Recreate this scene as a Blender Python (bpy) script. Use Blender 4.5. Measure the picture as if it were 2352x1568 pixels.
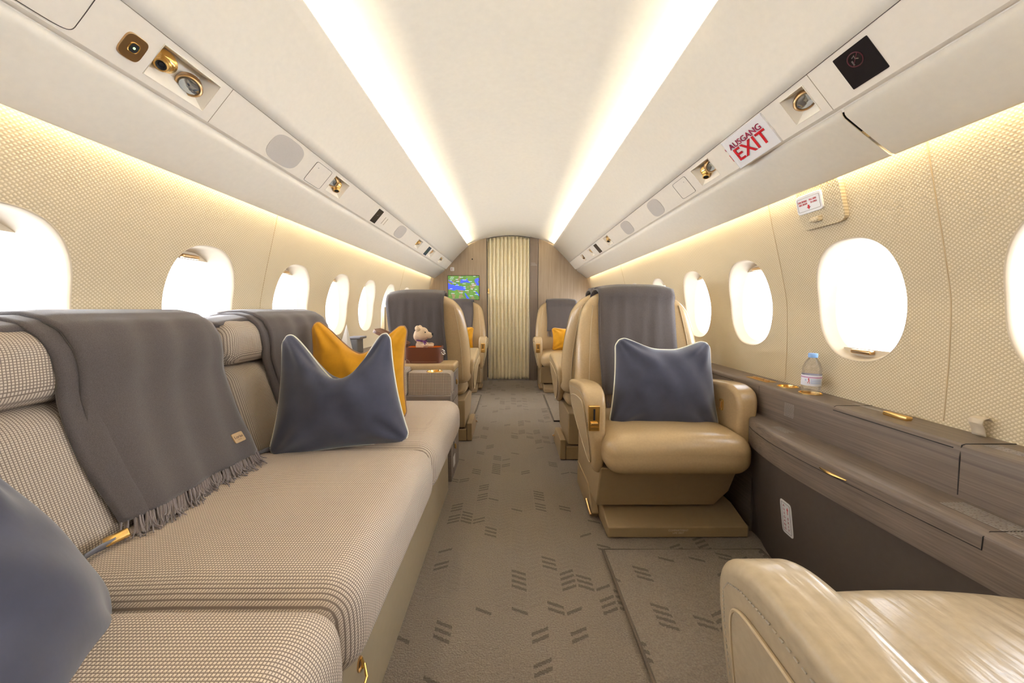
import bpy, bmesh, math, random
from mathutils import Vector, Matrix
random.seed(7)
PI = math.pi
S = bpy.context.scene
for o in list(bpy.data.objects): bpy.data.objects.remove(o)
COL = S.collection

# ------------------------------------------------------------------ camera
cam = bpy.data.cameras.new('camera'); cam.sensor_width = 36; cam.lens = 850 / 2352 * 36
cam.clip_start = 0.02
co = bpy.data.objects.new('camera', cam); COL.objects.link(co)
co.location = (0, 0, .926)
co.rotation_euler = (PI / 2 - math.atan(74.5 / 850), 0, -math.atan(3 / 850))
S.camera = co
# ------------------------------------------------------------------ view / world
S.view_settings.view_transform = 'Standard'; S.view_settings.look = 'None'
S.view_settings.gamma = 1; S.view_settings.use_curve_mapping = False
S.view_settings.exposure = 1.22
w = bpy.data.worlds.new('sky'); S.world = w; w.use_nodes = True
bg = w.node_tree.nodes['Background']; bg.inputs[0].default_value = (.86, .91, 1, 1)
# hazy daylight, brightest abeam of the aircraft, on both sides
_n = w.node_tree; _c = _n.nodes.new('ShaderNodeTexCoord'); _s = _n.nodes.new('ShaderNodeSeparateXYZ'); _n.links.new(_c.outputs['Generated'], _s.inputs[0])
_a = _n.nodes.new('ShaderNodeMath'); _a.operation = 'ABSOLUTE'; _n.links.new(_s.outputs[0], _a.inputs[0])
_p = _n.nodes.new('ShaderNodeMath'); _p.operation = 'POWER'; _n.links.new(_a.outputs[0], _p.inputs[0]); _p.inputs[1].default_value = 3
_m = _n.nodes.new('ShaderNodeMath'); _m.operation = 'MULTIPLY_ADD'; _n.links.new(_p.outputs[0], _m.inputs[0]); _m.inputs[1].default_value = 12.5; _m.inputs[2].default_value = 1.3
_n.links.new(_m.outputs[0], bg.inputs[1])

def area(name, loc, rot, sx, sy, power, color, spread=180):
    l = bpy.data.lights.new(name, 'AREA'); l.shape = 'RECTANGLE'; l.size = sx; l.size_y = sy
    l.energy = power; l.color = color; l.spread = math.radians(spread)
    o = bpy.data.objects.new(name, l); COL.objects.link(o); o.location = loc; o.rotation_euler = rot
    return o
WARM = (1, .80, .50)
for s in (-1, 1):
    # LED strips in the slot above the overhead panels, shining over the vault
    area('ceiling_led_strip', (s * .597, 1.7, 1.694), (0, s * math.radians(107), 0), .016, 6.0, 52, (1, .85, .58), 130)
    # LED strips behind the lower edge of the overhead panels, washing the side walls
    area('wall_led_strip', (s * .974, 1.7, 1.354), (0, s * math.radians(-14), 0), .010, 6.0, 5, WARM)

# ------------------------------------------------------------------ material DSL
def new_mat(name):
    m = bpy.data.materials.new(name); m.use_nodes = True
    return m, m.node_tree, m.node_tree.nodes['Principled BSDF']
def nd(nt, t, **k):
    n = nt.nodes.new(t)
    for a, b in k.items(): setattr(n, a, b)
    return n
def mth(nt, op, a, b=None, c=None):
    n = nt.nodes.new('ShaderNodeMath'); n.operation = op
    for i, v in enumerate((a, b, c)):
        if v is None: continue
        if isinstance(v, (int, float)): n.inputs[i].default_value = v
        else: nt.links.new(v, n.inputs[i])
    return n.outputs[0]
def mix(nt, f, a, b):
    n = nt.nodes.new('ShaderNodeMix'); n.data_type = 'RGBA'
    for i, v in ((0, f), (6, a), (7, b)):
        if isinstance(v, (int, float)): n.inputs[i].default_value = v
        elif isinstance(v, tuple): n.inputs[i].default_value = (*v, 1) if len(v) == 3 else v
        else: nt.links.new(v, n.inputs[i])
    return n.outputs[2]
def objco(nt):
    c = nd(nt, 'ShaderNodeTexCoord'); s = nd(nt, 'ShaderNodeSeparateXYZ')
    nt.links.new(c.outputs['Object'], s.inputs[0]); return c.outputs['Object'], s.outputs
def noise(nt, vec, scale, detail=3, stretch=None):
    n = nd(nt, 'ShaderNodeTexNoise'); n.inputs['Scale'].default_value = scale; n.inputs['Detail'].default_value = detail
    if stretch:
        m = nd(nt, 'ShaderNodeMapping'); m.inputs['Scale'].default_value = stretch
        nt.links.new(vec, m.inputs[0]); vec = m.outputs[0]
    nt.links.new(vec, n.inputs['Vector']); return n.outputs[0]
def bump(nt, p, h, strength, dist):
    b = nd(nt, 'ShaderNodeBump'); b.inputs['Strength'].default_value = strength; b.inputs['Distance'].default_value = dist
    nt.links.new(h, b.inputs['Height']); nt.links.new(b.outputs[0], p.inputs['Normal'])
def plain(name, col, rough=.5, metal=0, nscale=0, namt=.06, bmp=0, bdist=.001, sheen=0, coat=0, spec=.5):
    m, nt, p = new_mat(name)
    p.inputs['Base Color'].default_value = (*col, 1); p.inputs['Roughness'].default_value = rough
    p.inputs['Metallic'].default_value = metal; p.inputs['Sheen Weight'].default_value = sheen
    p.inputs['Coat Weight'].default_value = coat; p.inputs['Specular IOR Level'].default_value = spec
    if nscale:
        v, _ = objco(nt); f = noise(nt, v, nscale, 4)
        lo = tuple(c * (1 - namt) for c in col); hi = tuple(min(1, c * (1 + namt)) for c in col)
        g = mth(nt, 'MULTIPLY_ADD', f, 2.2, -.6)
        g = mth(nt, 'MAXIMUM', mth(nt, 'MINIMUM', g, 1), 0)
        nt.links.new(mix(nt, g, lo, hi), p.inputs['Base Color'])
        if bmp: bump(nt, p, f, bmp, bdist)
    return m
def wood(name, a, b, axis):
    m, nt, p = new_mat(name); v, _ = objco(nt)
    st = [260, 260, 260]; st[axis] = 4.5
    f = noise(nt, v, 1, 3, tuple(st)); st2 = [60, 60, 60]; st2[axis] = 1.2
    g = noise(nt, v, 1, 2, tuple(st2))
    h = mth(nt, 'MULTIPLY_ADD', f, 1.5, mth(nt, 'MULTIPLY_ADD', g, .8, -.65))
    h = mth(nt, 'MAXIMUM', mth(nt, 'MINIMUM', h, 1), 0)
    nt.links.new(mix(nt, h, a, b), p.inputs['Base Color']); p.inputs['Roughness'].default_value = .38
    bump(nt, p, f, .15, .0004); return m
def weave(name, dark, light, per, kind='grid', rough=.85, bd=.0012, lo=.15, hi=.6):
    """woven cloth; kind grid = dotted check along Y and (X-Z); kind wall = diagonal cells over Y and Z"""
    m, nt, p = new_mat(name); v, s = objco(nt)
    k = 2 * PI / per
    if kind == 'grid':
        a = mth(nt, 'SINE', mth(nt, 'MULTIPLY', s[1], k))
        b = mth(nt, 'SINE', mth(nt, 'MULTIPLY', mth(nt, 'SUBTRACT', s[0], s[2]), k))
    elif kind == 'gridx':
        a = mth(nt, 'SINE', mth(nt, 'MULTIPLY', mth(nt, 'ADD', s[0], mth(nt, 'MULTIPLY', s[1], .5)), k))
        b = mth(nt, 'SINE', mth(nt, 'MULTIPLY', mth(nt, 'ADD', s[2], mth(nt, 'MULTIPLY', s[1], .5)), k))
    else:
        q = mth(nt, 'MULTIPLY', s[2], 1.15)
        a = mth(nt, 'SINE', mth(nt, 'MULTIPLY', mth(nt, 'ADD', s[1], q), k * .85))
        b = mth(nt, 'SINE', mth(nt, 'MULTIPLY', mth(nt, 'SUBTRACT', s[1], q), k * .85))
    a = mth(nt, 'MULTIPLY_ADD', a, .5, .5); b = mth(nt, 'MULTIPLY_ADD', b, .5, .5)
    c = mth(nt, 'MULTIPLY', a, b) if kind == 'wall' else mth(nt, 'MINIMUM', a, b)
    r = nd(nt, 'ShaderNodeMapRange'); r.interpolation_type = 'SMOOTHSTEP'
    nt.links.new(c, r.inputs[0]); r.inputs[1].default_value = lo * .3; r.inputs[2].default_value = hi * .75
    n = noise(nt, v, 9, 3)
    col = mix(nt, r.outputs[0], dark, light)
    col2 = mix(nt, mth(nt, 'MULTIPLY', n, .18), col, tuple(x * .75 for x in light))
    nt.links.new(col2, p.inputs['Base Color']); p.inputs['Roughness'].default_value = rough
    p.inputs['Specular IOR Level'].default_value = .25
    bump(nt, p, c, .6, bd); return m

M = {}
M['cream'] = plain('cream_panel', (.87, .815, .71), .6, 0, 60, .02, .1, .0003)
M['cream_dark'] = plain('cream_panel_strip', (.83, .77, .675), .55, 0, 60, .02)
M['vault'] = plain('vault_fabric', (.93, .90, .82), .8, 0, 40, .02, .1, .0003)
M['wall'] = weave('wall_weave', (.53, .435, .285), (.71, .61, .44), .0095, 'wall', .75, .0010)
M['reveal'] = plain('window_reveal', (.60, .51, .38), .55, 0, 40, .03)
M['sofa'] = weave('sofa_weave', (.23, .175, .14), (.76, .655, .54), .0055, 'grid', .9, .0010)
M['sofa_dark'] = weave('sofa_back_weave', (.20, .155, .125), (.64, .55, .445), .0052, 'grid', .9, .0012)
M['sofa_arm'] = weave('sofa_arm_weave', (.12, .09, .07), (.60, .50, .40), .0085, 'gridx', .9, .0012)
M['leather'] = plain('tan_leather', (.455, .325, .175), .27, 0, 130, .05, .22, .0006)
M['leather_soft'] = plain('pale_tan_leather', (.43, .34, .225), .27, 0, 90, .06, .3, .0008)
M['plinth'] = plain('tan_plinth', (.34, .245, .135), .5, 0, 40, .03)
M['fascia'] = plain('beige_fascia', (.38, .31, .20), .45, 0, 40, .03)
M['piping_tan'] = plain('tan_piping', (.52, .40, .24), .45)
M['wood'] = wood('grey_oak', (.105, .08, .063), (.225, .175, .14), 1)
M['woodx'] = wood('grey_oak_cross', (.15, .12, .10), (.27, .22, .19), 0)
M['woodv'] = wood('grey_oak_upright', (.30, .225, .155), (.45, .355, .26), 2)
M['woodd'] = wood('grey_oak_dark', (.17, .13, .105), (.27, .21, .17), 2)
M['panel_dark'] = plain('dark_lower_panel', (.085, .066, .055), .55, 0, 60, .05)
M['gap'] = plain('shadow_gap', (.02, .017, .015), .8)
M['seam'] = plain('seam_line', (.42, .36, .27), .8)
M['gold'] = plain('polished_gold', (.95, .66, .26), .22, 1)
M['bronze'] = plain('bronze_gold', (.62, .42, .22), .28, 1)
M['chrome'] = plain('chrome', (.75, .76, .8), .12, 1)
M['black'] = plain('black_glass', (.012, .010, .012), .25)
M['blackm'] = plain('black_matt', (.01, .01, .012), .6)
M['white'] = plain('white_plastic', (.82, .82, .83), .35)
M['grille'] = plain('speaker_grille', (.56, .52, .48), .6, 0, 900, .12)
M['red'] = plain('red_print', (.60, .01, .02), .4)
M['darkred'] = plain('dark_red_print', (.35, .01, .06), .4)
M['print'] = plain('pale_print', (.34, .31, .29), .6)
M['brown_print'] = plain('brown_print', (.07, .045, .03), .6)
M['throw'] = plain('grey_brown_wool', (.105, .089, .085), .95, 0, 700, .28, .5, .0012, sheen=.35, spec=.1)
M['fringe'] = plain('wool_fringe', (.24, .20, .20), .95, 0, 700, .25, sheen=.3, spec=.1)
M['blue'] = plain('slate_blue_velvet', (.058, .062, .094), .85, 0, 14, .15, .25, .003, sheen=.45, spec=.1)
M['mustard'] = plain('mustard_velvet', (.62, .30, .018), .8, 0, 14, .16, .2, .003, sheen=.25, spec=.1)
M['cord_white'] = plain('cream_piping', (.80, .80, .68), .7)
M['cord_brown'] = plain('brown_piping', (.30, .18, .12), .7)
M['brown_leather'] = plain('brown_case_leather', (.115, .035, .018), .35, 0, 200, .05)
M['brown_trim'] = plain('brown_case_trim', (.17, .08, .045), .45)
M['stitch'] = plain('pale_stitch', (.55, .45, .35), .7)
M['orange'] = plain('orange_lining', (.85, .22, .02), .7)
M['fur'] = plain('cream_fur', (.74, .55, .36), .95, 0, 320, .14, 1, .006, sheen=.15)
M['purple'] = plain('purple_ribbon', (.10, .012, .11), .5)
M['tag'] = plain('tan_tag_leather', (.52, .35, .19), .5)
M['belt'] = plain('grey_belt', (.20, .20, .22), .6)
M['curtain'] = plain('ivory_curtain', (.92, .83, .60), .55, 0, 30, .04, sheen=.2)
M['cap'] = plain('pale_blue_cap', (.25, .45, .82), .35)
M['label_w'] = plain('bottle_label', (.80, .80, .88), .4)
M['label_p'] = plain('bottle_label_pink', (.55, .25, .50), .4)
M['label_b'] = plain('bottle_label_blue', (.40, .52, .80), .4)

def lens_mat():
    return plain('lamp_lens', (.50, .55, .60), .10, .85, coat=.8)
M['lens'] = lens_mat()
def glass_mat():
    m, nt, p = new_mat('window_pane'); nt.nodes.remove(p)
    t = nd(nt, 'ShaderNodeBsdfTransparent'); g = nd(nt, 'ShaderNodeBsdfGlossy'); g.inputs['Roughness'].default_value = .02
    x = nd(nt, 'ShaderNodeMixShader'); x.inputs[0].default_value = .04
    nt.links.new(t.outputs[0], x.inputs[1]); nt.links.new(g.outputs[0], x.inputs[2])
    nt.links.new(x.outputs[0], nt.nodes['Material Output'].inputs[0]); return m
M['pane'] = glass_mat()
def pet_mat():
    m, nt, p = new_mat('clear_bottle'); nt.nodes.remove(p)
    t = nd(nt, 'ShaderNodeBsdfTransparent'); t.inputs[0].default_value = (.86, .87, .92, 1)
    g = nd(nt, 'ShaderNodeBsdfGlass'); g.inputs['IOR'].default_value = 1.33; g.inputs['Roughness'].default_value = .01
    x = nd(nt, 'ShaderNodeMixShader'); x.inputs[0].default_value = .45
    nt.links.new(t.outputs[0], x.inputs[1]); nt.links.new(g.outputs[0], x.inputs[2])
    nt.links.new(x.outputs[0], nt.nodes['Material Output'].inputs[0]); return m
M['pet'] = pet_mat()
def carpet_mat():
    m, nt, p = new_mat('taupe_carpet'); v, s = objco(nt)
    u = mth(nt, 'MULTIPLY', s[0], 1 / .056); col = mth(nt, 'FLOOR', u); fx = mth(nt, 'SUBTRACT', mth(nt, 'FRACT', u), .5)
    sg = mth(nt, 'MULTIPLY_ADD', mth(nt, 'FLOORED_MODULO', col, 2), -2, 1)
    jit = mth(nt, 'MULTIPLY', mth(nt, 'SUBTRACT', noise(nt, v, 260, 1), .5), .5)
    ww = mth(nt, 'ADD', mth(nt, 'ADD', mth(nt, 'MULTIPLY', s[1], 1 / .024), mth(nt, 'MULTIPLY', mth(nt, 'MULTIPLY', fx, sg), 1.0)), jit)
    row = mth(nt, 'FLOOR', ww); fr = mth(nt, 'FRACT', ww)
    stripe = mth(nt, 'LESS_THAN', fr, .5)
    stripe = mth(nt, 'MULTIPLY', stripe, mth(nt, 'LESS_THAN', mth(nt, 'ABSOLUTE', fx), .44))
    grp = mth(nt, 'FLOOR', mth(nt, 'DIVIDE', row, 4)); inr = mth(nt, 'FLOORED_MODULO', row, 4)
    c = nd(nt, 'ShaderNodeCombineXYZ'); nt.links.new(col, c.inputs[0]); nt.links.new(grp, c.inputs[1])
    wn = nd(nt, 'ShaderNodeTexWhiteNoise'); nt.links.new(c.outputs[0], wn.inputs[0])
    on = mth(nt, 'GREATER_THAN', wn.outputs[0], .745)
    cnt = mth(nt, 'MULTIPLY', mth(nt, 'FRACT', mth(nt, 'MULTIPLY', wn.outputs[0], 37.7)), 3.2)
    on = mth(nt, 'MULTIPLY', on, mth(nt, 'LESS_THAN', inr, mth(nt, 'MAXIMUM', cnt, 1)))
    strong = mth(nt, 'MULTIPLY', on, stripe)
    zone = mth(nt, 'GREATER_THAN', noise(nt, v, 2.2, 1), .48)
    faint = mth(nt, 'MULTIPLY', mth(nt, 'MULTIPLY', zone, stripe), .10)
    n = mth(nt, 'MAXIMUM', mth(nt, 'MINIMUM', mth(nt, 'MULTIPLY_ADD', noise(nt, v, 210, 4), 1.7, -.35), 1), 0)
    base = mix(nt, n, (.195, .158, .124), (.335, .28, .222))
    col1 = mix(nt, mth(nt, 'MAXIMUM', mth(nt, 'MULTIPLY', strong, .74), faint), base, (.10, .078, .058))
    nt.links.new(col1, p.inputs['Base Color']); p.inputs['Roughness'].default_value = .95
    p.inputs['Specular IOR Level'].default_value = .1; p.inputs['Sheen Weight'].default_value = .15
    h = mth(nt, 'SUBTRACT', n, mth(nt, 'MULTIPLY', stripe, .35)); bump(nt, p, h, .9, .004); return m
M['carpet'] = carpet_mat()
def honey_curtain():
    m = M['curtain']; nt = m.node_tree; p = nt.nodes['Principled BSDF']
    v, s = objco(nt)
    a = mth(nt, 'SINE', mth(nt, 'MULTIPLY', mth(nt, 'ADD', s[0], mth(nt, 'MULTIPLY', s[2], .6)), 150))
    b = mth(nt, 'SINE', mth(nt, 'MULTIPLY', mth(nt, 'SUBTRACT', s[0], mth(nt, 'MULTIPLY', s[2], .6)), 150))
    bump(nt, p, mth(nt, 'MULTIPLY', a, b), .35, .003)
honey_curtain()
def map_mat():
    m, nt, p = new_mat('map_land'); v, _ = objco(nt)
    n = noise(nt, v, 9, 5); a = mix(nt, n, (.04, .13, .03), (.16, .30, .06))
    n2 = noise(nt, v, 14, 4); c = mix(nt, mth(nt, 'GREATER_THAN', n2, .56), a, (.22, .17, .09))
    nt.links.new(c, p.inputs['Base Color']); nt.links.new(c, p.inputs['Emission Color']); p.inputs['Emission Strength'].default_value = .45
    p.inputs['Roughness'].default_value = .3; return m
M['land'] = map_mat()
def emis(name, c, st):
    m, nt, p = new_mat(name); p.inputs['Base Color'].default_value = (*c, 1)
    p.inputs['Emission Color'].default_value = (*c, 1); p.inputs['Emission Strength'].default_value = st; return m
M['sea'] = emis('map_sea', (.035, .06, .55), .8); M['maptext'] = emis('map_text', (.5, .6, .75), .8)
M['green_led'] = emis('green_led', (.5, .9, .4), .6)

# ------------------------------------------------------------------ mesh builder
class MB:
    def __init__(s): s.v = []; s.f = []
    def add(s, vs, fs):
        k = len(s.v); s.v += [tuple(v) for v in vs]; s.f += [tuple(i + k for i in f) for f in fs]; return s
    def box(s, x0, x1, y0, y1, z0, z1):
        return s.add([(x0, y0, z0), (x1, y0, z0), (x1, y1, z0), (x0, y1, z0), (x0, y0, z1), (x1, y0, z1), (x1, y1, z1), (x0, y1, z1)],
                     [(0, 3, 2, 1), (4, 5, 6, 7), (0, 1, 5, 4), (1, 2, 6, 5), (2, 3, 7, 6), (3, 0, 4, 7)])
    def grid(s, f, nu, nv, cu=False, cv=False):
        vs = [f(i / nu, j / nv) for i in range(nu + (not cu)) for j in range(nv + (not cv))]
        W = nv + (not cv); H = nu + (not cu); fs = []
        for i in range(nu):
            for j in range(nv):
                a = (i % H) * W + j % W; b = ((i + 1) % H) * W + j % W; c = ((i + 1) % H) * W + (j + 1) % W; d = (i % H) * W + (j + 1) % W
                fs.append((a, b, c, d))
        return s.add(vs, fs)
    def tube(s, pts, r, n=8, closed=False, caps=True):
        pts = [Vector(p) for p in pts]; N = len(pts); up = Vector((0, 0, 1)); rings = []
        prev = None
        for i in range(N):
            if closed: t = pts[(i + 1) % N] - pts[i - 1]
            else: t = pts[min(i + 1, N - 1)] - pts[max(i - 1, 0)]
            t = t.normalized() if t.length > 1e-9 else Vector((0, 0, 1))
            if prev is None: a = t.orthogonal().normalized()
            else:
                a = prev - t * prev.dot(t); a = a.normalized() if a.length > 1e-6 else t.orthogonal().normalized()
            prev = a; b = t.cross(a); rr = r[i] if isinstance(r, (list, tuple)) else r
            rings.append([pts[i] + (a * math.cos(2 * PI * k / n) + b * math.sin(2 * PI * k / n)) * rr for k in range(n)])
        vs = [v for ring in rings for v in ring]; fs = []
        for i in range(N if closed else N - 1):
            j = (i + 1) % N
            for k in range(n): fs.append((i * n + k, i * n + (k + 1) % n, j * n + (k + 1) % n, j * n + k))
        if caps and not closed: fs.append(tuple(range(n - 1, -1, -1))); fs.append(tuple((N - 1) * n + k for k in range(n)))
        return s.add(vs, fs)
    def lathe(s, prof, c=(0, 0, 0), n=32, mat=None):
        vs = []; fs = []
        for r, z in prof:
            for k in range(n):
                p = Vector((r * math.cos(2 * PI * k / n), r * math.sin(2 * PI * k / n), z))
                if mat: p = mat @ p
                vs.append(p + Vector(c))
        for i in range(len(prof) - 1):
            for k in range(n): fs.append((i * n + k, i * n + (k + 1) % n, (i + 1) * n + (k + 1) % n, (i + 1) * n + k))
        if prof[0][0] > 1e-5: pass
        return s.add(vs, fs)
    def prism(s, poly, fmap, a, b):
        """closed polygon in 2D extruded between a and b; fmap(p, t) -> xyz"""
        n = len(poly); vs = [fmap(p, a) for p in poly] + [fmap(p, b) for p in poly]
        fs = [tuple(range(n - 1, -1, -1)), tuple(range(n, 2 * n))]
        for i in range(n): fs.append((i, (i + 1) % n, n + (i + 1) % n, n + i))
        return s.add(vs, fs)
    def rbox(s, c, h, r, deform=None, m=3, n=6):
        """rounded box, centre c, half sizes h, corner radius r"""
        k = len(s.v)
        def samples(H):
            arc = [-H + r - r * math.cos(q / m * PI / 2) * 1.0 for q in range(0, m + 1)]
            arc = [-H + r * (1 - math.cos(0)) if False else x for x in arc]
            lin = [-(H - r) + 2 * (H - r) * q / n for q in range(1, n)]
            return arc + lin + [-x for x in reversed(arc)]
        sx, sy, sz = (samples(q) for q in h)
        def proj(p):
            q = Vector([max(-(h[i] - r), min(h[i] - r, p[i])) for i in range(3)]); d = Vector(p) - q
            # remap cube surface to sphere patch
            if d.length > 1e-9: d = d.normalized() * r
            return q + d
        idx = {}; vs = []; fs = []
        def vid(p):
            key = tuple(round(x, 6) for x in p)
            if key not in idx:
                q = proj(p)
                if deform: q = Vector(deform(q))
                idx[key] = len(vs); vs.append((q[0] + c[0], q[1] + c[1], q[2] + c[2]))
            return idx[key]
        def face(ax, sign, A, B, ia, ib):
            for i in range(len(A) - 1):
                for j in range(len(B) - 1):
                    q = []
                    for a, b in ((A[i], B[j]), (A[i + 1], B[j]), (A[i + 1], B[j + 1]), (A[i], B[j + 1])):
                        p = [0, 0, 0]; p[ax] = sign * h[ax]; p[ia] = a; p[ib] = b; q.append(vid(p))
                    fs.append(tuple(q) if sign > 0 else tuple(reversed(q)))
        for sg in (-1, 1):
            face(0, sg, sy, sz, 1, 2); face(1, sg, sz, sx, 2, 0); face(2, sg, sx, sy, 0, 1)
        return s.add(vs, fs)
    def build(s, name, mat, parent=None, smooth=True, bevel=0, seg=3, subsurf=0, solid=0, world=False, angle=30, recalc=True):
        me = bpy.data.meshes.new(name)
        off = Vector((0, 0, 0))
        if world and parent is not None:
            q = parent
            while q: off += q.location; q = q.parent
        me.from_pydata([(v[0] - off.x, v[1] - off.y, v[2] - off.z) for v in s.v], [], s.f); me.update()
        if recalc:
            bm = bmesh.new(); bm.from_mesh(me); bmesh.ops.remove_doubles(bm, verts=bm.verts, dist=1e-6)
            bmesh.ops.recalc_face_normals(bm, faces=bm.faces); bm.to_mesh(me); bm.free()
        me.materials.append(M[mat] if isinstance(mat, str) else mat)
        if smooth:
            for p in me.polygons: p.use_smooth = True
            if bevel or angle < 180:
                try: me.set_sharp_from_angle(angle=math.radians(angle))
                except Exception: pass
        o = bpy.data.objects.new(name, me); COL.objects.link(o)
        if parent: o.parent = parent
        if bevel:
            b = o.modifiers.new('bevel', 'BEVEL'); b.width = bevel; b.segments = seg; b.limit_method = 'ANGLE'; b.angle_limit = math.radians(35)
            if smooth:
                for p in me.polygons: p.use_smooth = True
                a = me.attributes.get('sharp_edge')
                if a: me.attributes.remove(a)
                b.harden_normals = True
        if solid:
            q = o.modifiers.new('solid', 'SOLIDIFY'); q.thickness = solid; q.offset = 0
        if subsurf:
            q = o.modifiers.new('sub', 'SUBSURF'); q.levels = subsurf; q.render_levels = subsurf
        return o

def tag(o, label=None, cat=None, group=None, kind=None):
    if label: o['label'] = label
    if cat: o['category'] = cat
    if group: o['group'] = group
    if kind: o['kind'] = kind
    return o
def thing(name, label, cat, loc=(0, 0, 0), rz=0, group=None, kind=None):
    o = bpy.data.objects.new(name, None); COL.objects.link(o); o.empty_display_size = .05
    o.location = loc; o.rotation_euler = (0, 0, rz); return tag(o, label, cat, group, kind)
def struct(name, mb, mat, label=None, **k):
    o = mb.build(name, mat, **k); o['kind'] = 'structure'
    if label: o['label'] = label
    return o
def text(body, name, mat, parent, o, r, u, size, ext=.0003, align='CENTER', world=True, squeeze=1, spacing=1, bold=0):
    cu = bpy.data.curves.new('txt', 'FONT'); cu.body = body; cu.size = size; cu.align_x = align; cu.align_y = 'CENTER'
    cu.extrude = ext; cu.space_character = spacing; cu.offset = bold
    ob = bpy.data.objects.new('txt', cu); COL.objects.link(ob)
    dg = bpy.context.evaluated_depsgraph_get(); dg.update()
    me = bpy.data.meshes.new_from_object(ob.evaluated_get(dg)); bpy.data.objects.remove(ob)
    r = Vector(r).normalized(); u = Vector(u).normalized(); n = r.cross(u)
    off = Vector((0, 0, 0)); q = parent
    while q and world: off += q.location; q = q.parent
    for v in me.vertices: v.co = Vector(o) + r * v.co.x * squeeze + u * v.co.y + n * v.co.z - off
    me.materials.clear(); me.materials.append(M[mat])
    ob = bpy.data.objects.new(name, me); COL.objects.link(ob); ob.parent = parent; return ob
def lerp(a, b, t): return a + (b - a) * t
def interp(tab, x):
    if x <= tab[0][0]: return tab[0][1]
    for (a, b), (c, d) in zip(tab, tab[1:]):
        if x <= c: return lerp(b, d, (x - a) / (c - a))
    return tab[-1][1]
def oval(a, b, e=2.5, n=48):
    out = []
    for k in range(n):
        t = 2 * PI * k / n; c, s_ = math.cos(t), math.sin(t)
        out.append((a * math.copysign(abs(c) ** (2 / e), c), b * math.copysign(abs(s_) ** (2 / e), s_)))
    return out
def ring_cell(mb, rect, c, hole, fmap, nr=4):
    """surface patch between a rectangle and a hole outline (list of offsets from c)"""
    u0, u1, v0, v1 = rect; n = len(hole); outer = []
    for du, dv in hole:
        L = math.hypot(du, dv); du, dv = du / L, dv / L
        tu = (u1 - c[0]) / du if du > 1e-9 else ((u0 - c[0]) / du if du < -1e-9 else 1e9)
        tv = (v1 - c[1]) / dv if dv > 1e-9 else ((v0 - c[1]) / dv if dv < -1e-9 else 1e9)
        t = min(tu, tv); outer.append([c[0] + du * t, c[1] + dv * t])
    for cu, cv in ((u0, v0), (u0, v1), (u1, v0), (u1, v1)):
        k = min(range(n), key=lambda i: (outer[i][0] - cu) ** 2 + (outer[i][1] - cv) ** 2); outer[k] = [cu, cv]
    vs = []; fs = []
    for j in range(nr + 1):
        for k in range(n):
            hu, hv = c[0] + hole[k][0], c[1] + hole[k][1]; t = j / nr
            vs.append(fmap(lerp(hu, outer[k][0], t), lerp(hv, outer[k][1], t)))
    for j in range(nr):
        for k in range(n): fs.append((j * n + k, j * n + (k + 1) % n, (j + 1) * n + (k + 1) % n, (j + 1) * n + k))
    mb.add(vs, fs)

# ------------------------------------------------------------------ cabin shell
Y0, Y1 = -1.35, 4.77
WP = [(0, 1.06), (.35, 1.10), (.63, 1.112), (.80, 1.110), (.95, 1.10), (1.08, 1.068), (1.2, 1.035), (1.3, 1.008), (1.44, .975)]
def WX(z):
    # smooth interpolation of the wall profile
    e = .03; return (interp(WP, z - e) + interp(WP, z) * 2 + interp(WP, z + e)) / 4
b = MB(); b.box(-1.2, 1.2, Y0, 5.1, -.06, 0)
fl = struct('floor', b, 'carpet', smooth=False)
# vault: arc through (0,1.88) (.54,1.757) and on behind the overhead panels
R = 1.28
def arc(x): return 1.862 - (R - math.sqrt(R * R - x * x))
b = MB(); b.grid(lambda u, v: (lerp(-.72, .72, u), lerp(Y0, 5.0, v), arc(lerp(-.72, .72, u))), 48, 6)
struct('ceiling', b, 'vault', solid=.01)

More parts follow.
